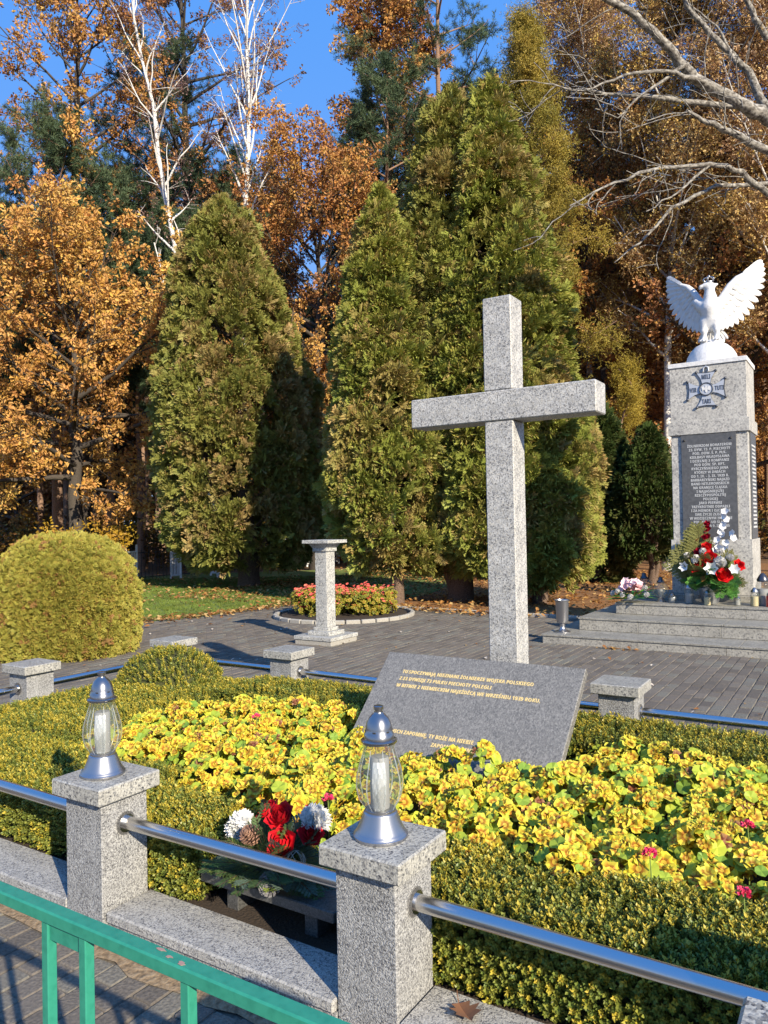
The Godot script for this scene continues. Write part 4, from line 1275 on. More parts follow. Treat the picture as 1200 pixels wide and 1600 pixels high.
# ---------------------------------------------------------------- monument, eagle, pedestal
func build_monument() -> void:
	var cx := -1.837
	# three steps; treads of slabs over risers of panels
	var s := thing("stepped_base", "three broad granite steps under the monument", "steps", Vector3(cx, 0, -11.8))
	var z1 := [-9.553, -10.108, -10.692]
	var xs := [1.80, 1.485, 1.152]
	var hs := [0.119, 0.290, 0.445]
	var y0 := -0.02
	var tcol := 0.026
	for k in 3:
		var back: float = -11.8 * 2.0 - z1[k]
		var w: float = xs[k] * 2.0
		var d: float = z1[k] - back
		var hh: float = hs[k]
		# riser panels with open joints
		var cuts: Array = [[0.0, 0.62, 1.0], [0.0, 0.265, 0.60, 1.0], [0.0, 0.165, 0.41, 0.72, 1.0]][k]
		for j in cuts.size() - 1:
			var xa: float = -xs[k] + w * cuts[j] + (0.014 if j == 0 else 0.002); var xb: float = -xs[k] + w * cuts[j + 1] - (0.014 if j == cuts.size() - 2 else 0.002)
			block("riser", Vector3((xa + xb) * 0.5, (y0 + hh - tcol) * 0.5, 0), Vector3(xb - xa, hh - tcol - y0 - 0.004, d - 0.028), 0.002, M["step granite"], s)
		var n: int = [2, 3, 3][k]
		var tcuts: Array = [[0.0, 0.66, 1.0], [0.0, 0.61, 1.0], [0.0, 0.44, 1.0]][k]
		for j in tcuts.size() - 1:
			var xa: float = -xs[k] + w * tcuts[j] + 0.002; var xb: float = -xs[k] + w * tcuts[j + 1] - 0.002
			block("tread", Vector3((xa + xb) * 0.5, hh - tcol * 0.5, 0), Vector3(xb - xa, tcol, d), 0.003, M["tread granite"], s)
		y0 = hh + 0.001
	# the shaft
	var t := thing("monument", "granite monument pillar with dark inscription tablet and metal war cross", "monument", Vector3(cx, 0.446, -11.83))
	var o := Vector3(0, -0.446, 0)
	var zf := 0.43
	block("foot_slab", Vector3(0, 0.488, 0) + o, Vector3(1.30, 0.085, 1.06), 0.004, M["step granite"], t)
	block("plinth", Vector3(0, 0.912, 0) + o, Vector3(1.054, 0.762, 0.86), 0.004, M["monument granite"], t)
	block("shaft", Vector3(0, 2.034, 0) + o, Vector3(0.998, 1.482, 0.80), 0.004, M["monument granite"], t)
	block("band", Vector3(0, 2.868, 0) + o, Vector3(1.058, 0.186, 0.87), 0.004, M["monument granite"], t)
	block("upper_block", Vector3(0, 3.348, 0) + o, Vector3(1.0, 0.774, 0.82), 0.004, M["monument granite"], t)
	block("cap", Vector3(0, 3.767, 0) + o, Vector3(1.03, 0.064, 0.86), 0.004, M["white plaster"], t)
	var tb := block("tablet", Vector3(-0.003, 2.034, 0.41) + o, Vector3(0.715, 1.474, 0.03), 0.002, M["slate tablet"], t)
	var lines := ["ŻOŁNIERZOM BOHATEROM", "23. DYW. 73. P. PIECHOTY", "POD. DOW. Ś. P. PŁK.", "KIEŁBASY WŁADYSŁAWA", "I DZIELNEJ 3 KOMPANII", "POD DOW. ŚP. KPT.", "RYBCZYŃSKIEGO JANA", "KTÓRZY W DNIACH", "OD 1. IX. - 3. IX. 1939 R.", "BARBARZYŃSKI NAJAZD", "BAND HITLEROWSKICH", "NA GRANICE ŚLĄSKA", "I NAJJAŚNIEJSZEJ", "RZECZYPOSPOLITEJ", "POLSKIEJ", "JAKO PIERWSI", "TRZYKROTNIE ODPARLI", "I ZA HONOR I OJCZYZNĘ", "SWE ŻYCIE ZŁOŻYLI", "W WDZIĘCZNYM HOŁDZIE", "POLSKA I LUD ŚLĄSKI", "ODSŁ. DNIA 9. IX. 1985"]
	for k in lines.size():
		text("lettering", lines[k], 0.036, 0.003, M["cut letter"], tb, Vector3(0.01, 0.575 - k * 0.0535, 0.0158), HORIZONTAL_ALIGNMENT_CENTER, 0.90)
	for c in [Vector2(-0.315, 0.66), Vector2(0.29, 0.66), Vector2(-0.31, -0.68), Vector2(0.29, -0.68)]:
		var b := MB.new()
		b.blob(Vector3.ZERO, Vector3(0.017, 0.017, 0.012), 6, 10)
		pt("bolt", b, M["iron"], tb, Vector3(c.x, c.y, 0.018))
	# name tablet on the right side, its lines too slant to read
	var sb := block("side_tablet", Vector3(0.502, 2.034, -0.02) + o, Vector3(0.03, 1.474, 0.56), 0.002, M["slate tablet"], t)
	for k in 22:
		var g := block("lettering", Vector3(0.016, 0.56 - k * 0.054, 0.0), Vector3(0.003, 0.026, 0.40 - 0.1 * ((k * 7) % 3) / 2.0), 0.001, M["cut letter"], sb)
	# war cross in metal
	var e := thing_part("war_cross", t, Vector3(-0.01, 3.395, 0.413) + o)
	var arm := PackedVector2Array()
	for q in 4:
		var a := -PI * 0.5 * q
		for p in [Vector2(-0.058, 0.09), Vector2(-0.075, 0.16), Vector2(-0.13, 0.252), Vector2(0.0, 0.238), Vector2(0.13, 0.252), Vector2(0.075, 0.16), Vector2(0.058, 0.09)]:
			arm.append(Vector2(p.x * cos(a) - p.y * sin(a), p.x * sin(a) + p.y * cos(a)) * 0.98)
	var b := MB.new()
	b.prism(arm, 0.0, 0.012)
	pt("plate", b, M["emblem dark"], e)
	var inner := PackedVector2Array()
	for p in arm:
		inner.append(p * 0.955 + Vector2(signf(p.x), signf(p.y)) * -0.003)
	b = MB.new()
	b.prism(inner, 0.008, 0.017)
	pt("face", b, M["emblem metal"], e)
	for q in 4:
		var a := PI * 0.5 * q
		for sgn in [-1.0, 1.0]:
			var p := Vector2(sgn * 0.128, 0.248)
			b = MB.new()
			b.blob(Vector3.ZERO, Vector3(0.02, 0.02, 0.02), 7, 10)
			pt("ball_tip", b, M["emblem dark"], e, Vector3(p.x * cos(a) - p.y * sin(a), p.x * sin(a) + p.y * cos(a), 0.01))
	b = MB.new()
	b.tube([Vector3(0, 0, 0.0), Vector3(0, 0, 0.026)], [0.092, 0.092], 32)
	var md := pt("medallion", b, M["emblem metal"], e)
	b = MB.new()
	var ring := []
	var rr := []
	for k in 33:
		ring.append(Vector3(cos(TAU * k / 32) * 0.086, sin(TAU * k / 32) * 0.086, 0.026)); rr.append(0.009)
	b.tube(ring, rr, 8, Color.WHITE, false)
	pt("garland", b, M["emblem dark"], md)
	b = MB.new() # the small eagle of the medal
	b.prism(PackedVector2Array([Vector2(0, -0.05), Vector2(0.016, -0.03), Vector2(0.014, -0.01), Vector2(0.05, -0.022), Vector2(0.058, 0.03), Vector2(0.03, 0.04), Vector2(0.013, 0.012), Vector2(0.012, 0.042), Vector2(-0.008, 0.048), Vector2(-0.013, 0.012), Vector2(-0.03, 0.04), Vector2(-0.058, 0.03), Vector2(-0.05, -0.022), Vector2(-0.014, -0.01), Vector2(-0.016, -0.03)]), 0.024, 0.034)
	pt("medal_eagle", b, M["white plaster"], md)
	for q in [["MILI", Vector3(0, 0.172, 0.018)], ["TARI", Vector3(0, -0.172, 0.018)], ["VIR", Vector3(-0.17, 0, 0.018)], ["TUTI", Vector3(0.17, 0, 0.018)]]:
		text("lettering", q[0], 0.062, 0.006, M["emblem dark"], e, q[1], HORIZONTAL_ALIGNMENT_CENTER, 0.62)
	b = MB.new()
	b.tube([Vector3(-0.035, 0.25, 0.015), Vector3(-0.03, 0.30, 0.015), Vector3(0, 0.318, 0.015), Vector3(0.03, 0.30, 0.015), Vector3(0.035, 0.25, 0.015)], [0.01, 0.012, 0.013, 0.012, 0.01], 8)
	pt("loop", b, M["emblem metal"], e)
	build_eagle(Vector3(cx + 0.0, 3.80, -11.86))

func thing_part(called: String, parent: Node3D, at: Vector3) -> Node3D:
	var o := Node3D.new()
	o.name = called
	o.position = at
	parent.add_child(o, true)
	return o

# surface nets over a smooth union of tapered capsules: [a, b, ra, rb]
func nets(caps: Array, cell: float, k: float) -> MB:
	var lo := Vector3(1e9, 1e9, 1e9); var hi := -lo
	for c in caps:
		for e in 2:
			var r: float = c[2 + e] + 0.03
			lo = lo.min(c[e] - Vector3(r, r, r)); hi = hi.max(c[e] + Vector3(r, r, r))
	var n := Vector3i(((hi - lo) / cell).ceil()) + Vector3i(2, 2, 2)
	var f := PackedFloat32Array()
	f.resize(n.x * n.y * n.z)
	f.fill(1.0)
	# each capsule touches only the cells near it; exponential smooth minimum by summing
	var acc := PackedFloat32Array()
	acc.resize(f.size())
	for c in caps:
		var a: Vector3 = c[0]; var b: Vector3 = c[1]
		var rm: float = maxf(c[2], c[3]) + 5.0 * k
		var c0 := Vector3i(((a.min(b) - Vector3(rm, rm, rm) - lo) / cell).floor()).clamp(Vector3i.ZERO, n - Vector3i.ONE)
		var c1 := Vector3i(((a.max(b) + Vector3(rm, rm, rm) - lo) / cell).ceil()).clamp(Vector3i.ZERO, n - Vector3i.ONE)
		var ab := b - a
		var l2 := maxf(ab.length_squared(), 1e-9)
		for z in range(c0.z, c1.z + 1):
			for y in range(c0.y, c1.y + 1):
				for x in range(c0.x, c1.x + 1):
					var p := lo + Vector3(x, y, z) * cell
					var t := clampf((p - a).dot(ab) / l2, 0.0, 1.0)
					var d: float = p.distance_to(a + ab * t) - lerpf(c[2], c[3], t)
					acc[x + n.x * (y + n.y * z)] += exp(-d / k)
	for q in f.size():
		f[q] = -k * log(acc[q]) if acc[q] > 1e-12 else 1.0
	var mb := MB.new()
	var idx := PackedInt32Array()
	idx.resize(f.size())
	idx.fill(-1)
	var sx := 1; var sy := n.x; var sz := n.x * n.y
	for z in n.z - 1:
		for y in n.y - 1:
			for x in n.x - 1:
				var q := x + sy * y + sz * z
				var cn := 0
				var s := Vector3.ZERO
				var v := [f[q], f[q + sx], f[q + sy], f[q + sx + sy], f[q + sz], f[q + sx + sz], f[q + sy + sz], f[q + sx + sy + sz]]
				var neg := 0
				for w in v:
					if w < 0.0:
						neg += 1
				if neg == 0 or neg == 8:
					continue
				for ed in [[0, 1], [2, 3], [4, 5], [6, 7], [0, 2], [1, 3], [4, 6], [5, 7], [0, 4], [1, 5], [2, 6], [3, 7]]:
					var va: float = v[ed[0]]; var vb: float = v[ed[1]]
					if (va < 0.0) != (vb < 0.0):
						var t := va / (va - vb)
						var pa := Vector3(ed[0] & 1, (ed[0] >> 1) & 1, ed[0] >> 2); var pb := Vector3(ed[1] & 1, (ed[1] >> 1) & 1, ed[1] >> 2)
						s += pa.lerp(pb, t)
						cn += 1
				var g := Vector3(v[1] + v[3] + v[5] + v[7] - v[0] - v[2] - v[4] - v[6], v[2] + v[3] + v[6] + v[7] - v[0] - v[1] - v[4] - v[5], v[4] + v[5] + v[6] + v[7] - v[0] - v[1] - v[2] - v[3]).normalized()
				idx[q] = mb.vert(lo + (Vector3(x, y, z) + s / cn) * cell, g, Color.WHITE)
	for z in range(1, n.z - 1):
		for y in range(1, n.y - 1):
			for x in range(1, n.x - 1):
				var q := x + sy * y + sz * z
				var f0 := f[q]
				for ax in 3:
					var st: int = [sx, sy, sz][ax]
					var f1 := f[q + st]
					if (f0 < 0.0) == (f1 < 0.0):
						continue
					var u: int = [sy, sz, sx][ax]
					var w: int = [sz, sx, sy][ax]
					var a := idx[q - u - w]; var b := idx[q - w]; var c := idx[q]; var d := idx[q - u]
					if a < 0 or b < 0 or c < 0 or d < 0:
						continue
					if f0 < 0.0:
						mb.i.append_array([a, c, b, a, d, c])
					else:
						mb.i.append_array([a, b, c, a, c, d])
	return mb

func feather(mb: MB, o: Vector3, d: Vector3, nrm: Vector3, l: float, w: float, th: float) -> void:
	# a flat plume with rounded end, ridged along its shaft
	var s := d.cross(nrm).normalized()
	var n := s.cross(d).normalized()
	var prof := [[0.0, 0.55], [0.25, 0.85], [0.55, 1.0], [0.8, 0.95], [0.93, 0.66], [1.0, 0.12]]
	for side in [1.0, -1.0]:
		for k in prof.size() - 1:
			var p: Array = prof[k]; var q: Array = prof[k + 1]
			var pc: Vector3 = o + d * l * p[0] + n * th * side; var qc: Vector3 = o + d * l * q[0] + n * th * side * (0.35 if k == prof.size() - 2 else 1.0)
			for e in [-1.0, 1.0]:
				var pe: Vector3 = o + d * l * p[0] + s * w * 0.5 * p[1] * e; var qe: Vector3 = o + d * l * q[0] + s * w * 0.5 * q[1] * e
				mb.quad_o(pc, qc, qe, pe, n * side)

func build_eagle(at: Vector3) -> void:
	var t := thing("eagle_statue", "white crowned eagle statue with raised wings on top of the monument", "statue", at)
	var wm: Material = M["white plaster"]
	# dome it perches on, rough rock at its crest
	var b := MB.new()
	b.lathe(Vector3.ZERO, [Vector2(0.355, 0.0), Vector2(0.352, 0.05), Vector2(0.33, 0.13), Vector2(0.285, 0.21), Vector2(0.22, 0.275), Vector2(0.13, 0.32), Vector2(0, 0.335)], 40)
	var dm := pt("dome", b, wm, t)
	b = MB.new()
	for k in 13:
		var a := TAU * k / 13
		b.blob(Vector3(cos(a) * 0.12 * rf(0.6, 1.1), 0.325, sin(a) * 0.12 * rf(0.6, 1.1)), Vector3(rf(0.035, 0.06), rf(0.03, 0.045), rf(0.035, 0.06)), 6, 9)
	pt("rock", b, wm, dm)
	# body: chest, neck, hooked head turned to the viewer's left, thighs, shanks, toes, tail
	var V := func(x, y, z): return Vector3(x, y, z)
	var caps := [
		[Vector3(0.0, 0.60, 0.0), Vector3(0.005, 0.82, 0.03), 0.105, 0.135],
		[Vector3(0.005, 0.82, 0.03), Vector3(0.0, 0.98, 0.02), 0.13, 0.085],
		[Vector3(0.0, 0.98, 0.02), Vector3(-0.005, 1.13, 0.015), 0.082, 0.060],
		[Vector3(-0.005, 1.14, 0.015), Vector3(-0.03, 1.155, 0.025), 0.064, 0.056],
		[Vector3(-0.07, 1.155, 0.04), Vector3(-0.115, 1.145, 0.055), 0.036, 0.024],
		[Vector3(-0.115, 1.145, 0.055), Vector3(-0.132, 1.112, 0.06), 0.02, 0.008],
		[Vector3(0.05, 1.155, 0.0), Vector3(0.095, 1.17, -0.02), 0.03, 0.016],
		[Vector3(0.10, 0.86, 0.02), Vector3(0.19, 0.95, -0.04), 0.085, 0.06],
		[Vector3(-0.10, 0.86, 0.02), Vector3(-0.19, 0.95, -0.04), 0.085, 0.06],
		[Vector3(0.075, 0.62, 0.03), Vector3(0.085, 0.50, 0.06), 0.082, 0.048],
		[Vector3(-0.075, 0.62, 0.03), Vector3(-0.085, 0.50, 0.06), 0.082, 0.048],
		[Vector3(0.085, 0.50, 0.06), Vector3(0.085, 0.38, 0.05), 0.036, 0.030],
		[Vector3(-0.085, 0.50, 0.06), Vector3(-0.085, 0.38, 0.05), 0.036, 0.030],
	]
	for s in [-1.0, 1.0]:
		for a in [-0.5, 0.0, 0.5]:
			caps.append([Vector3(s * 0.085, 0.375, 0.06), Vector3(s * 0.085 + sin(a) * 0.09, 0.345, 0.06 + cos(a) * 0.09), 0.022, 0.014])
		caps.append([Vector3(s * 0.085, 0.375, 0.05), Vector3(s * 0.09, 0.35, -0.02), 0.02, 0.012])
	var body := nets(caps, 0.0135, 0.012)
	pt("body", body, wm, t)
	# shoulder plumage
	b = MB.new()
	for row in 2:
		for k in 6:
			var a := (k - 3.0 + 0.5 * (row % 2)) * 0.34
			var y := 0.97 - row * 0.062
			var rad := 0.09 + 0.05 * sin(clampf((1.0 - y) / 0.45, 0, 1) * PI)
			var e := Vector3(sin(a), 0, cos(a))
			feather(b, Vector3(0, y, 0.02) + e * (rad - 0.006), (Vector3(0, -1, 0) + e * 0.22).normalized(), e, 0.07, 0.05, 0.002)
	pt("breast_plumage", b, wm, t)
	# tail fan behind the legs
	b = MB.new()
	for k in 9:
		var a := (k - 4) * 0.16
		feather(b, Vector3(sin(a) * 0.05, 0.62, -0.07), Vector3(sin(a), -cos(a), -0.30).normalized(), Vector3(0, -0.3, 1), 0.30, 0.062, 0.008)
	pt("tail", b, wm, t)
	# wings swept back and up; three ranks of plumes over a bony arm
	for s in [-1.0, 1.0]:
		var back := Vector3(s * 0.85, 0, -0.52)
		var nrm := Vector3(s * 0.52, 0, 0.85)
		var P := func(u, v): return back * u + Vector3(0, v, 0) # wing plane: u outwards, v up
		var sh: Vector3 = Vector3(0, 0, 0.03)
		var w := MB.new()
		var bone := [Vector2(0.13, 0.90), Vector2(0.22, 1.02), Vector2(0.30, 1.14), Vector2(0.40, 1.24), Vector2(0.55, 1.33)]
		if s > 0:
			bone = [Vector2(0.13, 0.90), Vector2(0.20, 1.00), Vector2(0.29, 1.14), Vector2(0.40, 1.25), Vector2(0.53, 1.33)]
		var pth := []
		for q in bone:
			pth.append(sh + P.call(q.x, q.y))
		w.tube(pth, [0.06, 0.055, 0.05, 0.042, 0.022], 10)
		for rank in 3:
			var cnt: int = [15, 12, 10][rank]
			for k in cnt:
				var f := float(k) / (cnt - 1)
				var g := f * 3.999 if rank == 0 else f * 3.6
				var q0: Vector2 = bone[int(g)].lerp(bone[mini(int(g) + 1, 4)], g - int(g))
				# plumes turn from straight down beside the body to steeply up at the tip
				var ang := lerpf(-1.45, 0.62, pow(f, 1.15))
				var ln: float = [lerpf(0.40, 0.30, f) + 0.12 * sin(f * PI), lerpf(0.27, 0.17, f) + 0.06 * sin(f * PI), lerpf(0.15, 0.09, f)][rank]
				var d3: Vector3 = (P.call(cos(ang), sin(ang)) as Vector3).normalized()
				feather(w, sh + P.call(q0.x, q0.y) + nrm * (0.012 * rank - 0.004 + 0.003 * (k % 2)), d3, nrm, ln, [0.098, 0.08, 0.062][rank], 0.012)
		pt("wing", w, wm, t)
	# open crown
	b = MB.new()
	b.lathe(Vector3.ZERO, [Vector2(0.05, 0.0), Vector2(0.056, 0.0), Vector2(0.056, 0.022), Vector2(0.05, 0.022)], 20)
	for k in 5:
		var a := TAU * k / 5 + 0.4
		var e := Vector3(cos(a), 0, sin(a))
		b.tube([e * 0.053 + Vector3(0, 0.01, 0), e * 0.068 + Vector3(0, 0.045, 0), e * 0.066 + Vector3(0, 0.07, 0), e * 0.03 + Vector3(0, 0.085, 0), Vector3(0, 0.08, 0)], [0.012, 0.012, 0.01, 0.009, 0.008], 7)
		b.blob(e * 0.072 + Vector3(0, 0.05, 0), Vector3(0.017, 0.017, 0.017), 6, 8)
	b.blob(Vector3(0, 0.095, 0), Vector3(0.02, 0.022, 0.02), 7, 9)
	pt("crown_ring", b, M["dull tin"], t, Vector3(-0.01, 1.195, 0.015)).name = "crown"

func build_pedestal() -> void:
	var t := thing("pedestal_column", "square granite pedestal column with broad top slab on the paving", "column", Vector3(-6.27, 0, -8.385))
	var g: Material = M["pedestal granite"]
	block("footing", Vector3(0, 0.028, 0), Vector3(0.60, 0.066, 0.60), 0.004, M["kerb concrete"], t)
	block("base_slab", Vector3(0, 0.086, 0), Vector3(0.625, 0.05, 0.625), 0.004, g, t)
	block("lower_collar", Vector3(0, 0.138, 0), Vector3(0.36, 0.054, 0.36), 0.004, g, t)
	block("upper_collar", Vector3(0, 0.188, 0), Vector3(0.245, 0.046, 0.245), 0.004, g, t)
	block("shaft", Vector3(0, 0.725, 0), Vector3(0.192, 1.028, 0.192), 0.004, g, t)
	block("neck", Vector3(0, 1.262, 0), Vector3(0.235, 0.046, 0.235), 0.003, g, t)
	var b := MB.new()
	b.lathe(Vector3.ZERO, [Vector2(0.1665, 0.0), Vector2(0.205, 0.045), Vector2(0.22, 0.062)], 4)
	var o := pt("moulding", b, g, t, Vector3(0, 1.285, 0))
	o.rotation.y = PI / 4
	block("top_slab", Vector3(0, 1.371, 0), Vector3(0.44, 0.046, 0.44), 0.003, g, t)

func build_vase_and_candles() -> void:
	var t := thing("metal_vase", "tall silver metal vase on the lowest monument step", "vase", Vector3(-3.44, 0.12, -9.82))
	var b := MB.new()
	b.lathe(Vector3.ZERO, [Vector2(0, 0), Vector2(0.105, 0), Vector2(0.105, 0.012), Vector2(0.05, 0.03), Vector2(0.034, 0.06), Vector2(0.034, 0.10), Vector2(0.042, 0.115), Vector2(0.07, 0.13)], 32)
	pt("foot", b, M["dull tin"], t)
	b = MB.new()
	b.lathe(Vector3.ZERO, [Vector2(0.07, 0.13), Vector2(0.078, 0.16), Vector2(0.086, 0.40), Vector2(0.092, 0.415), Vector2(0.102, 0.42), Vector2(0.102, 0.43), Vector2(0.090, 0.428), Vector2(0.078, 0.38), Vector2(0.070, 0.17), Vector2(0, 0.16)], 36)
	pt("cup", b, M["dull tin"], t)
	var y := 0.446
	var globe := func(at: Vector3, s: float, label: String) -> Node3D:
		var o := thing("globe_lantern", label, "lantern", at, "round glass grave lanterns")
		var m := MB.new()
		m.lathe(Vector3.ZERO, [Vector2(0, 0), Vector2(0.065, 0), Vector2(0.065, 0.02), Vector2(0.05, 0.03), Vector2(0.048, 0.055), Vector2(0.056, 0.065)], 24)
		pt("foot", m, M["dull tin"], o)
		m = MB.new()
		var pr := []
		for k in 13:
			var a := -1.15 + 2.3 * k / 12.0
			pr.append(Vector2(cos(a) * 0.135, 0.19 + sin(a) * 0.135))
		m.lathe(Vector3.ZERO, pr, 32)
		pt("glass", m, M["clear glass"], o)
		m = MB.new()
		m.lathe(Vector3.ZERO, [Vector2(0, 0.066), Vector2(0.034, 0.066), Vector2(0.034, 0.2), Vector2(0, 0.205)], 20)
		pt("candle", m, M["candle wax"], o)
		m = MB.new()
		m.lathe(Vector3.ZERO, [Vector2(0.058, 0.312), Vector2(0.062, 0.325), Vector2(0.05, 0.345), Vector2(0.036, 0.36), Vector2(0.034, 0.40), Vector2(0.02, 0.41), Vector2(0, 0.412)], 24)
		pt("lid", m, M["dark tin"], o)
		o.scale = Vector3(s, s, s)
		return o
	globe.call(Vector3(-2.44, y, -11.02), 0.84, "round glass globe lantern beside the low pink bouquet")
	globe.call(Vector3(-2.76, y, -11.42), 0.9, "shaded globe lantern standing back behind the pink bouquet")
	var jar := func(at: Vector3, r: float, h: float, lid: Material, wax: Material, label: String) -> void:
		var o := thing("grave_candle", label, "candle", at, "small candles on the top step")
		var m := MB.new()
		m.lathe(Vector3.ZERO, [Vector2(0, 0.0), Vector2(r * 0.9, 0), Vector2(r, h * 0.06), Vector2(r, h * 0.62), Vector2(r * 0.8, h * 0.72), Vector2(r * 0.7, h * 0.76)], 22)
		pt("glass", m, M["clear glass"], o)
		m = MB.new()
		m.lathe(Vector3(0, 0.004, 0), [Vector2(0, 0), Vector2(r * 0.8, 0), Vector2(r * 0.8, h * 0.5), Vector2(0, h * 0.52)], 18)
		pt("wax", m, wax, o)
		m = MB.new()
		m.lathe(Vector3.ZERO, [Vector2(r * 0.82, h * 0.74), Vector2(r * 0.85, h * 0.80), Vector2(r * 0.5, h * 0.93), Vector2(r * 0.2, h), Vector2(0, h)], 20)
		pt("lid", m, lid, o)
	jar.call(Vector3(-2.27, y, -10.93), 0.05, 0.13, M["polished tin"], M["candle wax"], "small clear candle left of the taller ones, beside the globe lantern")
	jar.call(Vector3(-2.05, y, -10.92), 0.06, 0.27, M["dull tin"], M["candle wax"], "tall clear candle before the bouquet's left leaves")
	jar.call(Vector3(-1.80, y, -10.80), 0.05, 0.20, M["dull tin"], M["yellow wax"], "clear candle directly before the large bouquet's foil pot")
	jar.call(Vector3(-1.455, y, -10.92), 0.045, 0.12, M["dull tin"], M["candle wax"], "small pale candle to the right of the bouquet")
	jar.call(Vector3(-1.245, y, -10.90), 0.055, 0.24, M["dull tin"], M["yellow wax"], "yellow candle before the dark-lidded lantern")
	jar.call(Vector3(-1.16, y, -11.02), 0.085, 0.42, M["dark tin"], M["candle wax"], "large glass lantern with dark lid at the right of the step")
	var o := thing("red_candle", "small red grave candle at the right end of the row", "candle", Vector3(-1.06, y, -10.88), "small candles on the top step")
	b = MB.new()
	b.lathe(Vector3.ZERO, [Vector2(0, 0), Vector2(0.05, 0), Vector2(0.05, 0.13), Vector2(0.042, 0.145), Vector2(0, 0.146)], 22)
	pt("shell", b, M["red shell"], o)
	b = MB.new()
	b.lathe(Vector3.ZERO, [Vector2(0.045, 0.145), Vector2(0.045, 0.165), Vector2(0.03, 0.18), Vector2(0, 0.182)], 20)
	pt("lid", b, M["dull tin"], o)
	block("sticker", Vector3(0, 0.06, 0.051), Vector3(0.045, 0.04, 0.003), 0.001, M["candle wax"], o)
# ---------------------------------------------------------------- trees
var CL := {}   # leaf clusters, each growing along +y from its origin
var tz := FastNoiseLite.new()

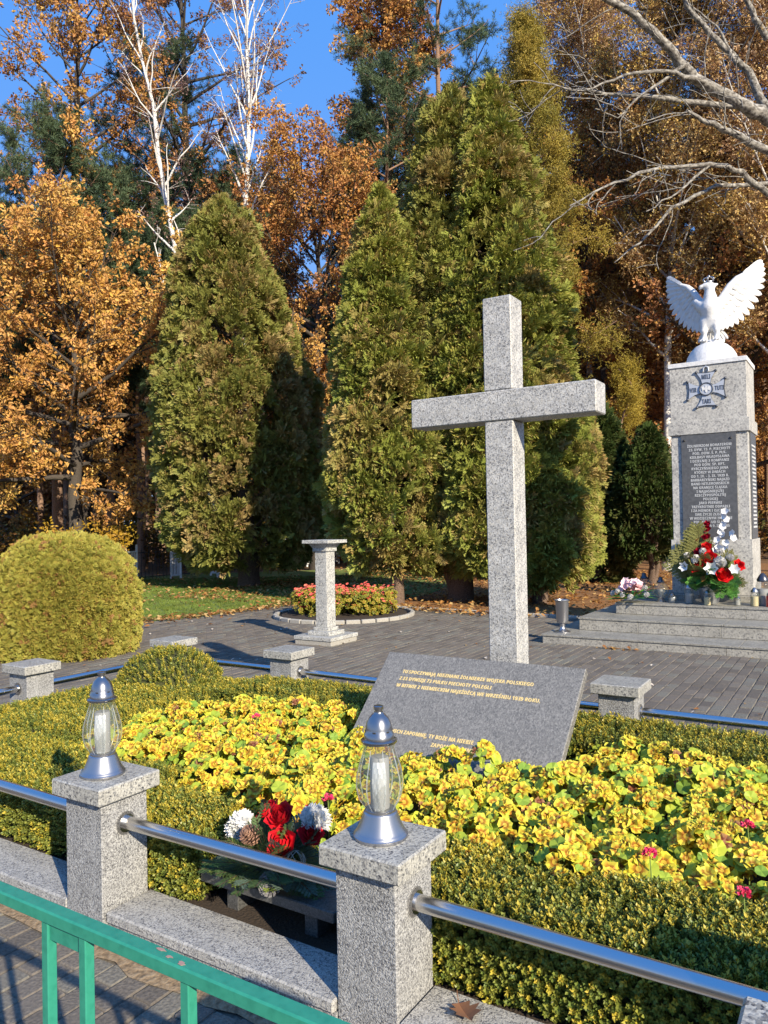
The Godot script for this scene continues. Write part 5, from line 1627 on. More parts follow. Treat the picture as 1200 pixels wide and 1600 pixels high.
func make_clusters() -> void:
	tz.seed = 21; tz.frequency = 1.0
	var r := RandomNumberGenerator.new()
	r.seed = 33
	# oak: a spray of broad leaves round a short twig
	for v in 2:
		var b := MB.new()
		b.tube([Vector3.ZERO, Vector3(0.02, 0.3, 0)], [0.006, 0.003], 3, Color(0.25, 0.22, 0.2), false)
		for k in 17:
			var a := r.randf() * TAU
			var y := r.randf_range(0.03, 0.34)
			var e := Vector3(cos(a), r.randf_range(-0.4, 0.7), sin(a)).normalized()
			var f := r.randf_range(0.72, 1.2)
			b.leaf(Vector3(0, y, 0) + e * r.randf_range(0.0, 0.10), e, (Vector3(r.randfn(), r.randfn() + 0.6, r.randfn())).normalized(), r.randf_range(0.09, 0.145), r.randf_range(0.055, 0.085), Color(f, f * r.randf_range(0.85, 1.1), f * r.randf_range(0.7, 1.2)), 0.3, 0.55)
		CL["oak%d" % v] = b.mesh(M["leaf"])
	# birch: hanging strands of fine twigs with a few small leaves
	var bb := MB.new()
	for k in 7:
		var a := TAU * k / 7 + r.randf_range(-0.3, 0.3)
		var o := Vector3(cos(a), 0, sin(a)) * 0.04
		var p1 := o + Vector3(cos(a) * r.randf_range(0.08, 0.2), r.randf_range(0.15, 0.35), sin(a) * r.randf_range(0.08, 0.2))
		var p2 := p1 + Vector3(cos(a) * 0.12, r.randf_range(-0.35, 0.2), sin(a) * 0.12)
		bb.tube([o, p1, p2], [0.006, 0.005, 0.003], 3, Color(0.52, 0.40, 0.38), false)
		for j in 4:
			var q := p1.lerp(p2, r.randf())
			var e := Vector3(r.randfn(), -0.6, r.randfn()).normalized()
			var f := r.randf_range(0.75, 1.25)
			bb.leaf(q, e, Vector3(r.randfn(), 0.5, r.randfn()).normalized(), 0.065, 0.05, Color(f, f, f), 0.2, 0.4)
	CL["birch"] = bb.mesh(M["leaf"])
	# pine: tuft of long needles
	var pb := MB.new()
	for k in 54:
		var y := r.randf_range(0.0, 0.26)
		var e := Vector3(r.randfn(), r.randf_range(0.3, 1.6), r.randfn()).normalized()
		var f := r.randf_range(0.6, 1.3)
		pb.leaf(Vector3(0, y, 0), e, Vector3(r.randfn(), r.randfn(), r.randfn()).normalized(), r.randf_range(0.10, 0.15), 0.012, Color(f, f, f), 0.0, 0.4)
	CL["pine"] = pb.mesh(M["needle"])
	# larch: drooping strings of short yellowing tufts
	var lb := MB.new()
	for k in 5:
		var a := TAU * k / 5
		var o := Vector3(cos(a), 0.1, sin(a)) * 0.05
		for j in 9:
			var q := o + Vector3(cos(a) * 0.03 * j, 0.02 * j - 0.006 * j * j, sin(a) * 0.03 * j)
			for i2 in 4:
				var e := Vector3(r.randfn(), r.randfn(), r.randfn()).normalized()
				var f := r.randf_range(0.7, 1.25)
				lb.leaf(q, e, Vector3(r.randfn(), r.randfn(), r.randfn()).normalized(), 0.045, 0.012, Color(f, f, f * 0.9), 0.0, 0.5)
	CL["larch"] = lb.mesh(M["needle"])
	# thuja: fans of flattened scale sprays, tips drooping and browner
	for v in 2:
		var b := MB.new()
		for k in 10:
			var a := TAU * k / 10 + r.randf_range(-0.3, 0.3)
			var out := Vector3(cos(a) * r.randf_range(0.2, 0.95), 1.0, sin(a) * r.randf_range(0.2, 0.95)).normalized()
			var side := out.cross(Vector3(cos(a + 1.2), 0.3, sin(a + 1.2))).normalized()
			var l := r.randf_range(0.15, 0.28)
			var f0 := r.randf_range(0.7, 1.15)
			for j in 10:
				var t := (j + 0.5) / 10.0
				var q := out * l * t + Vector3(0, -0.07 * t * t, 0)
				var tip := Color(f0, f0, f0).lerp(Color(1.45, 1.0, 1.0) * f0, clampf(t * 1.6 - 0.8, 0, 1) * r.randf())
				for s in [-1.0, 1.0]:
					var d: Vector3 = (out * r.randf_range(0.5, 0.9) + side * s * 0.8 + Vector3(0, -0.25 * t, 0)).normalized()
					b.leaf(q, d, out.cross(side), l * lerpf(0.36, 0.16, t) * r.randf_range(0.7, 1.2), 0.015, tip, 0.1, 0.5)
			b.leaf(out * l * 0.75 + Vector3(0, -0.04, 0), (out + Vector3(0, -0.4, 0)).normalized(), side, l * 0.3, 0.018, Color(1.3, 1.0, 1.0) * f0, 0.1, 0.5)
		CL["thuja%d" % v] = b.mesh(M["needle"])
	# shrub leaves
	var sb := MB.new()
	for k in 14:
		var e := Vector3(r.randfn(), r.randf_range(-0.2, 1.2), r.randfn()).normalized()
		var f := r.randf_range(0.7, 1.2)
		sb.leaf(Vector3(0, r.randf_range(0, 0.2), 0) + e * 0.05, e, Vector3(r.randfn(), 1, r.randfn()).normalized(), r.randf_range(0.06, 0.1), 0.045, Color(f, f, f), 0.2, 0.5)
	CL["shrub"] = sb.mesh(M["leaf"])

func branch(mb: MB, o: Vector3, d: Vector3, l: float, r0: float, n: int, rise: float, wig: float, sides: int) -> Array:
	var p := [o]
	var rr := [r0]
	var dd := d
	for k in n:
		dd = (dd + Vector3(rf(-wig, wig), rise / n + rf(-wig, wig) * 0.6, rf(-wig, wig))).normalized()
		p.append(p[-1] + dd * l / n)
		rr.append(lerpf(r0, maxf(0.006, r0 * 0.16), (k + 1.0) / n))
	mb.tube(p, rr, sides, Color.WHITE, false)
	return p

func along(p: Array, t: float) -> Vector3:
	var f := clampf(t, 0, 0.9999) * (p.size() - 1)
	return p[int(f)].lerp(p[int(f) + 1], f - int(f))

# P: r trunk radius, lean, bare, nb limbs, spread, prof, up, rise, sub, per, leaf meshes, pal colours, bark, size, jit, wig
func tree(called: String, label: String, group: String, at: Vector3, h: float, P: Dictionary) -> Node3D:
	var t := thing(called, label, "tree", at, group)
	var mb := MB.new()
	var lean: Vector3 = P.get("lean", Vector3.ZERO)
	var wig: float = P.get("wig", 0.12)
	var path := []
	var rad := []
	var n := 14
	var ph := rf(0, 50)
	for k in n + 1:
		var f := k / float(n)
		path.append(Vector3(tz.get_noise_2d(ph, f * 2.2) * wig * 4.0 * f, h * f - 0.12 * (1.0 if k == 0 else 0.0), tz.get_noise_2d(ph + 9.0, f * 2.2) * wig * 4.0 * f) + lean * pow(f, 1.3))
		rad.append(maxf(0.02, P.r * pow(1.0 - f * 0.93, 0.85) * (1.35 if k == 0 else 1.0)))
	mb.tube(path, rad, 10, Color.WHITE, false, 0.05)
	var lm: Array = P.leaf
	var sc := []
	for k in lm.size():
		sc.append(Sc.new())
	var pal: Array = P.pal
	var nb: int = P.nb
	for b in nb:
		var f: float = P.bare + (1.0 - P.bare) * pow((b + R.randf()) / nb, P.get("bias", 0.85))
		var o := along(path, f)
		var rel: float = (f - P.bare) / (1.0 - P.bare)
		var pr := 1.0
		match P.get("prof", "round"):
			"round": pr = 0.35 + 0.75 * sqrt(maxf(0.0, sin(PI * clampf(rel * 0.86 + 0.12, 0, 1))))
			"cone": pr = 1.08 - rel * 0.95
			"column": pr = 0.5 + 0.5 * sin(PI * clampf(rel * 0.9 + 0.1, 0, 1))
			"top": pr = 0.55 + 0.45 * rel
		var l: float = P.spread * pr * rf(0.72, 1.15)
		var az := b * 2.39996 + rf(-0.5, 0.5)
		var el: float = lerpf(P.up[0], P.up[1], rel) + rf(-0.15, 0.15)
		var d := Vector3(cos(az) * cos(el), sin(el), sin(az) * cos(el))
		var lr: float = minf(rad[int(f * n)] * 0.6, 0.03 + l * 0.018)
		var lp := branch(mb, o, d, l, lr, 6, P.get("rise", 0.3), wig, 5)
		var tint: Color = pal[R.randi() % pal.size()]
		for s in int(P.sub):
			var q := rf(P.get("inner", 0.3), 1.0)
			var so := along(lp, q)
			var ld := (along(lp, minf(q + 0.1, 1.0)) - along(lp, q - 0.1)).normalized()
			var sd := (ld * 0.6 + Vector3(rf(-1, 1), rf(-0.55, 0.85) + P.get("droop", 0.0), rf(-1, 1))).normalized()
			var sl: float = l * rf(0.22, 0.42) * (1.15 - 0.5 * q)
			var sp := branch(mb, so, sd, sl, maxf(0.008, lr * 0.3), 3, P.get("droop", 0.0) * 1.5, wig, 3)
			for j in int(P.per):
				var w := R.randf()
				var p: Vector3 = along(sp, rf(0.2, 1.0)) + Vector3(R.randfn(), R.randfn(), R.randfn()) * P.get("jit", 0.12)
				var c := tint.lerp(pal[R.randi() % pal.size()], 0.45) * (0.8 + 0.4 * w)
				var dd := (sd * 0.6 + Vector3(R.randfn(), R.randfn() * 0.7 + P.get("hang", 0.15), R.randfn()) * 0.6).normalized()
				sc[R.randi() % lm.size()].add(p, dd, P.size * rf(0.75, 1.25), c, rf(0, TAU))
	pt("trunk", mb, M[P.bark], t)
	for k in lm.size():
		scatter("crown", sc[k], CL[lm[k]], t)
	return t

func env_at(env: Array, f: float) -> float:
	for k in env.size() - 1:
		if f <= env[k + 1][0]:
			return lerpf(env[k][1], env[k + 1][1], (f - env[k][0]) / (env[k + 1][0] - env[k][0]))
	return 0.0

func thuja(label: String, at: Vector3, h: float, env: Array, count: int, pal: Array, size: float, trunks: Array, lean := Vector3.ZERO, lumps := 0.2) -> void:
	var t := thing("thuja_tree", label, "tree", at, "thuja trees behind the paving")
	var mb := MB.new()
	for q in trunks:
		var pth := []
		var rr := []
		for k in 7:
			var f := k / 6.0
			pth.append(Vector3(q[0] * pow(f, 0.7) + lean.x * f * 0.6 + 0.06 * sin(k * 2.0), h * 0.72 * f - (0.1 if k == 0 else 0.0), q[1] * pow(f, 0.7) + lean.z * f * 0.6))
			rr.append(q[2] * (1.0 - 0.85 * f) * (1.3 if k == 0 else 1.0))
		mb.tube(pth, rr, 10, Color.WHITE, false, 0.09)
	# inner boughs, so that gaps show wood
	for k in 70:
		var f := rf(env[0][0] + 0.03, 0.9)
		var a := rf(0, TAU)
		var o := Vector3(lean.x * f, h * f * 0.92, lean.z * f)
		branch(mb, o, Vector3(cos(a), 0.5, sin(a)).normalized(), env_at(env, f) * 0.85, 0.035, 4, 0.5, 0.1, 4)
	pt("trunk", mb, M["thuja bark"], t)
	var sc := [Sc.new(), Sc.new()]
	var sd := rf(0, 90)
	# the crown is built of boughs: each a lobe of sprays that stands proud of the surface, with gaps between
	var bough := []
	var area := 0.0
	for k in 40:
		area += env_at(env, env[0][0] + (1.0 - env[0][0]) * (k + 0.5) / 40.0) * TAU * h * (1.0 - env[0][0]) / 40.0
	while bough.size() < int(area * 2.6):
		var bf := rf(env[0][0], 0.985)
		if R.randf() > env_at(env, bf) / 2.4 + 0.1:
			continue
		bough.append([bf, rf(0, TAU), rf(-0.06, 0.26) * lumps * 4.0, rf(0.17, 0.34), R.randf(), R.randf() < 0.22])
	for n in count:
		var q: Array = bough[n % bough.size()]
		var rad := maxf(env_at(env, q[0]), 0.12)
		var du := R.randfn(0, 1.0)
		var dv := R.randfn(0, 1.0)
		var f: float = clampf(q[0] + dv * q[3] * 1.05 / h, env[0][0], 1.0)
		var a: float = q[1] + du * q[3] / rad
		var inner := R.randf() < 0.16
		if inner:
			f = rf(env[0][0], 0.96)
			a = rf(0, TAU)
		var big := tz.get_noise_3d(cos(a) * 1.1 + sd, f * h * 0.55, sin(a) * 1.1)
		var dome := exp(-0.5 * (du * du + dv * dv))
		var r: float = env_at(env, f) * (1.0 + lumps * 0.6 * big) + (q[2] * dome - 0.05 - absf(R.randfn(0, 0.06)))
		if inner:
			r = env_at(env, f) * rf(0.66, 0.86)
		r = maxf(r, 0.02)
		var p := Vector3(cos(a) * r + lean.x * f, f * h + rf(-0.06, 0.06), sin(a) * r + lean.z * f)
		var d := (Vector3(cos(a), 0.45 + 0.5 * dv * 0.4, sin(a)) + Vector3(-sin(a), 0, cos(a)) * du * 0.35 + Vector3(rf(-0.4, 0.4), rf(-0.6, 0.35), rf(-0.4, 0.4))).normalized()
		var c: Color = pal[0].lerp(pal[1], clampf(q[4] * 0.6 + R.randf() * 0.4, 0, 1))
		if q[5] or R.randf() < 0.14:
			c = c.lerp(pal[2], rf(0.25, 0.9))
		sc[n % 2].add(p, d, size * rf(0.6, 1.3), c * rf(0.8, 1.2), rf(0, TAU))
	for k in 2:
		scatter("crown", sc[k], CL["thuja%d" % k], t)

func build_thujas() -> void:
	var olive := [Color(0.20, 0.225, 0.05), Color(0.29, 0.285, 0.07), Color(0.40, 0.28, 0.12)]
	var lime := [Color(0.21, 0.255, 0.045), Color(0.34, 0.355, 0.075), Color(0.42, 0.31, 0.12)]
	thuja("tall conical thuja standing apart on the lawn, left of the others", Vector3(-14.05, 0, -15.4), 10.3, [[0.055, 1.2], [0.12, 1.95], [0.3, 2.1], [0.5, 1.92], [0.68, 1.55], [0.82, 1.15], [0.93, 0.75], [1.0, 0.2]], 7800, olive, 1.25, [[0.1, 0.0, 0.24], [-1.5, 0.6, 0.12], [1.6, -0.7, 0.07]], Vector3(-0.5, 0, 0.35), 0.24)
	thuja("slim lower thuja left of the twin-topped thuja", Vector3(-7.95, 0, -13.0), 8.2, [[0.09, 0.6], [0.15, 1.05], [0.32, 1.2], [0.5, 1.0], [0.68, 0.85], [0.82, 0.6], [0.93, 0.3], [1.0, 0.04]], 4950, lime, 1.1, [[0.0, 0.0, 0.12]], Vector3(-0.15, 0, 0.1), 0.3)
	thuja("left stem of the tall twin-topped thuja behind the cross", Vector3(-7.15, 0, -14.2), 10.5, [[0.06, 0.7], [0.13, 1.15], [0.35, 1.3], [0.55, 1.2], [0.75, 0.95], [0.88, 0.6], [0.96, 0.32], [1.0, 0.05]], 6450, olive, 1.15, [[0.1, 0.0, 0.22], [-1.3, 0.9, 0.13]], Vector3(0, 0, 0), 0.26)
	thuja("right stem of the tall twin-topped thuja behind the cross", Vector3(-6.12, 0, -14.15), 10.35, [[0.06, 0.8], [0.12, 1.25], [0.35, 1.4], [0.55, 1.25], [0.75, 0.9], [0.88, 0.55], [0.96, 0.28], [1.0, 0.05]], 6900, lime, 1.15, [[0.05, 0.0, 0.2]], Vector3(-0.1, 0, 0), 0.26)
	thuja("shorter thuja closing the right flank of the twin-topped pair", Vector3(-5.5, 0, -14.4), 6.4, [[0.05, 0.6], [0.15, 1.05], [0.4, 1.1], [0.65, 0.85], [0.85, 0.5], [1.0, 0.05]], 3900, lime, 1.1, [[0.0, 0.0, 0.13]], Vector3(-0.1, 0, 0), 0.25)
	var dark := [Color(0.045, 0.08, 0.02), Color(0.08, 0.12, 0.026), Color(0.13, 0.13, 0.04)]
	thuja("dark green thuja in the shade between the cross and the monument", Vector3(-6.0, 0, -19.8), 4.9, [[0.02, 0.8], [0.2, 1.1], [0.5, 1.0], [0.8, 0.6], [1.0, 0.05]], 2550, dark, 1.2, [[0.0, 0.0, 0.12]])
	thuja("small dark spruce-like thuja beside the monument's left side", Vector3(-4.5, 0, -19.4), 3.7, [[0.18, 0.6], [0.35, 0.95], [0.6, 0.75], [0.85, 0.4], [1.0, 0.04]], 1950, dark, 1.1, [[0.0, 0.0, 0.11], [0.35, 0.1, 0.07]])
	# big clipped golden dome at the left
	var at := Vector3(-8.85, 0, -6.2)
	var t := thing("clipped_thuja", "big rounded golden-green clipped thuja at the left edge", "bush", at)
	var core := MB.new()
	core.blob(Vector3(0, 0.55, 0), Vector3(0.80, 0.93, 0.80), 16, 26)
	pt("branches", core, core_mat(), t)
	var sc := Sc.new()
	for k in 15000:
		var e := Vector3(R.randfn(), R.randfn() * 0.9 + 0.1, R.randfn()).normalized()
		var y := 0.55 + e.y * 0.98
		if y < 0.02:
			continue
		# squarish dome: walls almost upright, rounded top
		var r := 0.90 * pow(maxf(0.0, 1.0 - pow(absf(clampf((y - 0.45) / 1.08, -0.72, 1.0)), 3.4)), 1.0 / 2.6)
		r *= 1.0 + 0.055 * tz.get_noise_3d(e.x * 2.5, y * 2.0, e.z * 2.5) + 0.03 * tz.get_noise_3d(e.x * 8.0, y * 7.0, e.z * 8.0)
		var hor := Vector3(e.x, 0, e.z).normalized()
		var k2 := minf(1.0, Vector2(e.x, e.z).length() * 1.35)
		var p := hor * r * (k2 if e.y > 0.5 else 1.0)
		if e.y > 0.5:
			y = 0.45 + 1.08 * pow(maxf(0.0, 1.0 - pow(p.length() / 0.9, 2.6)), 1.0 / 3.4)
		p.y = y
		var nn := Vector3(e.x, maxf(e.y, -0.1), e.z).normalized()
		p -= nn * (0.09 + R.randfn(0, 0.028) + (0.05 if tz.get_noise_3d(p.x * 5.0, p.y * 5.0, p.z * 5.0 + 8.0) < -0.28 else 0.0))
		var c := Color(0.30, 0.30, 0.055).lerp(Color(0.48, 0.445, 0.09), clampf(R.randf() * 0.8 + 0.5 * tz.get_noise_3d(p.x * 3.0, p.y * 3.0, p.z * 3.0), 0, 1))
		if R.randf() < 0.07:
			c = Color(0.34, 0.20, 0.07)
		sc.add(p, (nn + Vector3(rf(-0.6, 0.6), rf(-0.4, 0.7), rf(-0.6, 0.6))).normalized(), rf(0.32, 0.52), c, rf(0, TAU))
	scatter("foliage", sc, CL["thuja0"], t)

func build_trees() -> void:
	var gold := [Color(0.68, 0.40, 0.11), Color(0.72, 0.47, 0.14), Color(0.62, 0.33, 0.10), Color(0.53, 0.27, 0.085)]
	var rust := [Color(0.54, 0.27, 0.09), Color(0.44, 0.20, 0.075), Color(0.58, 0.33, 0.11), Color(0.37, 0.16, 0.06)]
	var brown := [Color(0.42, 0.21, 0.09), Color(0.34, 0.16, 0.075), Color(0.48, 0.27, 0.10)]
	var oak := {"r": 0.26, "bare": 0.22, "nb": 40, "spread": 4.2, "up": [0.05, 0.9], "rise": 0.35, "sub": 9, "per": 7, "leaf": ["oak0", "oak1"], "pal": gold, "bark": "oak bark", "size": 1.0, "jit": 0.15}
	var mk := func(base: Dictionary, change: Dictionary) -> Dictionary:
		var d := base.duplicate()
		d.merge(change, true)
		return d
	var g := "autumn oaks of the wood"
	tree("oak_tree", "golden oak with low spreading branches at the left, over the clipped thuja", g, Vector3(-21.0, 0, -15.1), 9.4, mk.call(oak, {"nb": 36, "spread": 4.5, "per": 6, "sub": 11, "bare": 0.3, "inner": 0.15, "up": [0.0, 0.95], "rise": 0.1, "droop": -0.25, "wig": 0.2, "size": 1.1}))
	tree("oak_tree", "tall orange-brown oak against the sky at the upper left", g, Vector3(-26.5, 0, -19.4), 23.2, mk.call(oak, {"r": 0.34, "bare": 0.4, "spread": 4.6, "pal": gold + rust, "nb": 30, "per": 5, "size": 1.2}))
	tree("oak_tree", "thin brown oak between the two birches, half bare", g, Vector3(-25.8, 0, -24.5), 28.0, mk.call(oak, {"r": 0.34, "bare": 0.42, "spread": 5.0, "pal": brown + rust, "per": 3, "size": 1.1, "nb": 42}))
	tree("oak_tree", "orange oak behind the gap left of the slim thuja", g, Vector3(-17.0, 0, -22.3), 13.6, mk.call(oak, {"spread": 4.4, "pal": gold + rust, "bare": 0.25, "nb": 46, "per": 7}))
	tree("oak_tree", "tall orange oak at the top middle, left of the tall pine", g, Vector3(-17.3, 0, -28.2), 28.5, mk.call(oak, {"r": 0.36, "bare": 0.42, "spread": 2.7, "pal": gold + rust, "nb": 46, "per": 8, "size": 1.2, "prof": "column"}))
	tree("oak_tree", "rust-brown oak behind the cross's right arm", g, Vector3(-8.0, 0, -28.0), 15.5, mk.call(oak, {"spread": 4.4, "pal": rust + gold, "nb": 46, "per": 7}))
	tree("oak_tree", "rust-brown oak behind the monument and the eagle", g, Vector3(-3.7, 0, -27.0), 12.6, mk.call(oak, {"spread": 4.4, "pal": rust + brown, "nb": 50, "per": 8}))
	tree("oak_tree", "small bright orange oak low at the left edge", g, Vector3(-26.0, 0, -13.6), 8.6, mk.call(oak, {"r": 0.16, "spread": 3.0, "pal": gold, "nb": 34, "per": 6}))
	tree("oak_tree", "orange oak filling the gap between slim and conical thuja", g, Vector3(-14.2, 0, -23.6), 9.5, mk.call(oak, {"r": 0.18, "spread": 3.2, "pal": gold + rust, "nb": 38, "per": 7, "bare": 0.12}))
	tree("oak_tree", "brown oak deep in the wood over the white fence", g, Vector3(-25.5, 0, -29.0), 17.0, mk.call(oak, {"pal": rust, "nb": 40, "spread": 4.6, "bare": 0.15, "size": 1.3}))
	tree("oak_tree", "brown oak deep in the wood right of the monument", g, Vector3(1.5, 0, -31.0), 15.0, mk.call(oak, {"pal": rust + brown, "nb": 44, "spread": 4.6, "bare": 0.12, "size": 1.3, "per": 8}))
	tree("oak_tree", "brown oak deep in the wood behind the twin-topped thuja", g, Vector3(-11.5, 0, -30.5), 14.0, mk.call(oak, {"pal": rust + brown, "nb": 44, "spread": 4.4, "bare": 0.12, "size": 1.3, "per": 7}))
	# birches
	var twig := [Color(0.64, 0.46, 0.18), Color(0.76, 0.56, 0.14), Color(0.56, 0.38, 0.18)]
	var birch := {"r": 0.15, "bare": 0.36, "nb": 36, "spread": 2.6, "up": [0.7, 1.15], "rise": 0.2, "sub": 8, "per": 5, "leaf": ["birch"], "pal": twig, "bark": "birch bark", "size": 1.0, "jit": 0.15, "prof": "column", "hang": -0.5, "droop": -0.1, "wig": 0.1}
	var g2 := "white-stemmed birches of the wood"
	tree("birch_tree", "leaning white birch rising over the conical thuja toward upper left", g2, Vector3(-19.4, 0, -19.6), 23.5, mk.call(birch, {"lean": Vector3(-3.1, 0, 1.3), "per": 1, "sub": 4, "nb": 26, "spread": 2.6, "up": [0.95, 1.3], "wig": 0.22, "bare": 0.45, "pal": [Color(0.3, 0.2, 0.17)]}))
	tree("birch_tree", "upright white birch with bare crown left of the sky gap", g2, Vector3(-19.3, 0, -20.9), 25.0, mk.call(birch, {"r": 0.17, "lean": Vector3(0.4, 0, -0.4), "per": 1, "sub": 5, "nb": 34, "spread": 4.2, "up": [1.0, 1.3], "bare": 0.50, "pal": [Color(0.3, 0.2, 0.17)]}))
	tree("birch_tree", "forked birch with sparse yellow leaves behind the eagle", g2, Vector3(-5.3, 0, -25.0), 19.5, mk.call(birch, {"nb": 52, "spread": 3.6, "per": 7, "bare": 0.3, "pal": twig, "lean": Vector3(0.6, 0, 0)}))
	tree("birch_tree", "brown-twigged birch high behind the larch", g2, Vector3(-9.0, 0, -29.5), 23.5, mk.call(birch, {"nb": 56, "spread": 4.0, "per": 7, "sub": 9, "bare": 0.25, "pal": [Color(0.56, 0.37, 0.20), Color(0.60, 0.40, 0.16), Color(0.70, 0.50, 0.15)]}))
	tree("birch_tree", "brown-twigged birch at the upper right behind the bare limbs", g2, Vector3(-1.5, 0, -24.9), 19.5, mk.call(birch, {"nb": 60, "spread": 4.4, "per": 8, "sub": 10, "bare": 0.25, "pal": [Color(0.56, 0.37, 0.20), Color(0.62, 0.42, 0.16), Color(0.74, 0.54, 0.15)]}))
	tree("birch_tree", "brown-twigged birch at the far upper right corner", g2, Vector3(1.2, 0, -27.5), 22.0, mk.call(birch, {"nb": 56, "spread": 4.4, "per": 7, "sub": 10, "bare": 0.2, "pal": [Color(0.56, 0.37, 0.20), Color(0.62, 0.42, 0.16), Color(0.74, 0.54, 0.15)]}))
	tree("birch_tree", "leafless young birch leaning behind the conical thuja's left shoulder", g2, Vector3(-17.3, 0, -17.6), 11.0, mk.call(birch, {"r": 0.07, "lean": Vector3(-2.4, 0, 0.2), "per": 0, "sub": 2, "nb": 14, "spread": 1.0, "bare": 0.5}))
	# larch
	tree("larch_tree", "yellow-green larch with drooping twigs right of the twin-topped thuja", "", Vector3(-8.3, 0, -21.9), 16.8, {"r": 0.17, "bare": 0.15, "nb": 60, "spread": 2.9, "up": [-0.15, 0.5], "rise": 0.25, "sub": 7, "per": 5, "leaf": ["larch"], "pal": [Color(0.33, 0.26, 0.05), Color(0.42, 0.31, 0.06), Color(0.26, 0.235, 0.045)], "bark": "pine bark", "size": 1.25, "prof": "cone", "hang": -0.4, "droop": -0.35, "jit": 0.12})
	tree("larch_tree", "small yellow larch low behind the cross's right arm", "", Vector3(-5.9, 0, -22.6), 6.0, {"r": 0.08, "bare": 0.5, "nb": 6, "spread": 2.0, "up": [-0.1, 0.4], "rise": 0.1, "sub": 6, "per": 6, "leaf": ["larch"], "pal": [Color(0.32, 0.25, 0.04), Color(0.42, 0.31, 0.05)], "bark": "pine bark", "size": 1.1, "prof": "cone", "hang": -0.5, "droop": -0.4})
	# pines
	var blue := [Color(0.055, 0.095, 0.05), Color(0.085, 0.13, 0.065), Color(0.11, 0.155, 0.075)]
	var pine := {"r": 0.22, "bare": 0.6, "nb": 26, "spread": 2.8, "up": [0.0, 0.8], "rise": 0.35, "sub": 7, "per": 7, "leaf": ["pine"], "pal": blue, "bark": "pine bark", "size": 1.35, "prof": "round", "inner": 0.45, "jit": 0.14, "wig": 0.1}
	var g3 := "pines of the wood"
	tree("pine_tree", "tall pine with bare upper stem right of the sky gap at top middle", g3, Vector3(-14.3, 0, -27.6), 28.5, mk.call(pine, {"bare": 0.45, "nb": 30, "spread": 3.4}))
	tree("pine_tree", "dark bluish pine behind the golden oak at the left", g3, Vector3(-25.6, 0, -17.6), 15.8, mk.call(pine, {"bare": 0.35, "nb": 40, "spread": 3.0, "per": 8}))
	tree("pine_tree", "dark green pine between the orange oak and the leaning birch", g3, Vector3(-26.6, 0, -23.4), 22.5, mk.call(pine, {"bare": 0.45, "nb": 36, "spread": 2.8, "per": 8}))
	tree("pine_tree", "green pine showing left of the twin-topped thuja's peak", g3, Vector3(-15.3, 0, -25.0), 18.2, mk.call(pine, {"bare": 0.5, "nb": 30, "spread": 2.6, "per": 8}))
	# the wood behind: pines whose stems show in the shade
	var far: Node3D = null
	var spots := []
	var rr := RandomNumberGenerator.new()
	rr.seed = 12
	for k in 30:
		var px := -0.58 + 1.16 * ((k * 7) % 30 + rr.randf()) / 30.0
		var D := rr.randf_range(32.0, 58.0)
		spots.append(Vector3(-0.534 * D + 0.845 * px * D, 0, -0.845 * D - 0.534 * px * D))
	spots.append_array([Vector3(-27.8, 0, -18.4), Vector3(-24.2, 0, -18.9), Vector3(-23.4, 0, -19.6), Vector3(-29.5, 0, -16.5), Vector3(-22.6, 0, -20.8), Vector3(-25.2, 0, -21.3)])
	for k in spots.size():
		var lab := "tall straight pine stem in the shaded wood behind the lawn"
		if far == null:
			far = tree("forest_pine", lab, "pine stems of the wood", spots[k], 17.0, mk.call(pine, {"bare": 0.5, "nb": 24, "spread": 2.9, "per": 7, "size": 1.7, "r": 0.19}))
		else:
			var o := copy(far, lab, spots[k], rr.randf() * TAU)
			o.scale = Vector3.ONE * (rr.randf_range(0.8, 1.15) if k < 30 else rr.randf_range(0.66, 0.85))
	var fo: Node3D = null
	for k in 16:
		var px := -0.56 + 1.12 * (k + rr.randf()) / 16.0
		var D := rr.randf_range(36.0, 52.0)
		var p := Vector3(-0.534 * D + 0.845 * px * D, 0, -0.845 * D - 0.534 * px * D)
		var lab := "rust-leaved oak deep in the wood"
		if fo == null:
			fo = tree("forest_oak", lab, "oaks deep in the wood", p, 14.0, mk.call(oak, {"pal": rust + brown, "nb": 44, "spread": 4.6, "bare": 0.1, "size": 1.6, "per": 6}))
		else:
			var o := copy(fo, lab, p, rr.randf() * TAU)
			o.scale = Vector3.ONE * rr.randf_range(0.8, 1.2)
	# undergrowth and far woods
	var us := Sc.new()
	for k in 9000:
		var px := rf(-0.62, 0.62)
		var D := rf(29.0, 60.0)
		var y := absf(R.randfn(0, 1.0)) * (0.7 + 0.9 * maxf(0.0, tz.get_noise_1d(px * 9.0 + D * 0.2)))
		var p := Vector3(-0.534 * D + 0.845 * px * D, y, -0.845 * D - 0.534 * px * D)
		if p.x > -19.0 and p.x < -9.0 and D < 30.0:
			continue
		us.add(p, Vector3(rf(-0.6, 0.6), 1, rf(-0.6, 0.6)).normalized(), rf(1.5, 3.2), [Color(0.16, 0.08, 0.03), Color(0.22, 0.12, 0.03), Color(0.09, 0.09, 0.025), Color(0.30, 0.17, 0.03)][R.randi() % 4], rf(0, TAU))
	stuff(scatter("undergrowth", us, CL["shrub"], self), "brown undergrowth on the floor of the wood", "undergrowth")
	var ws := Sc.new()
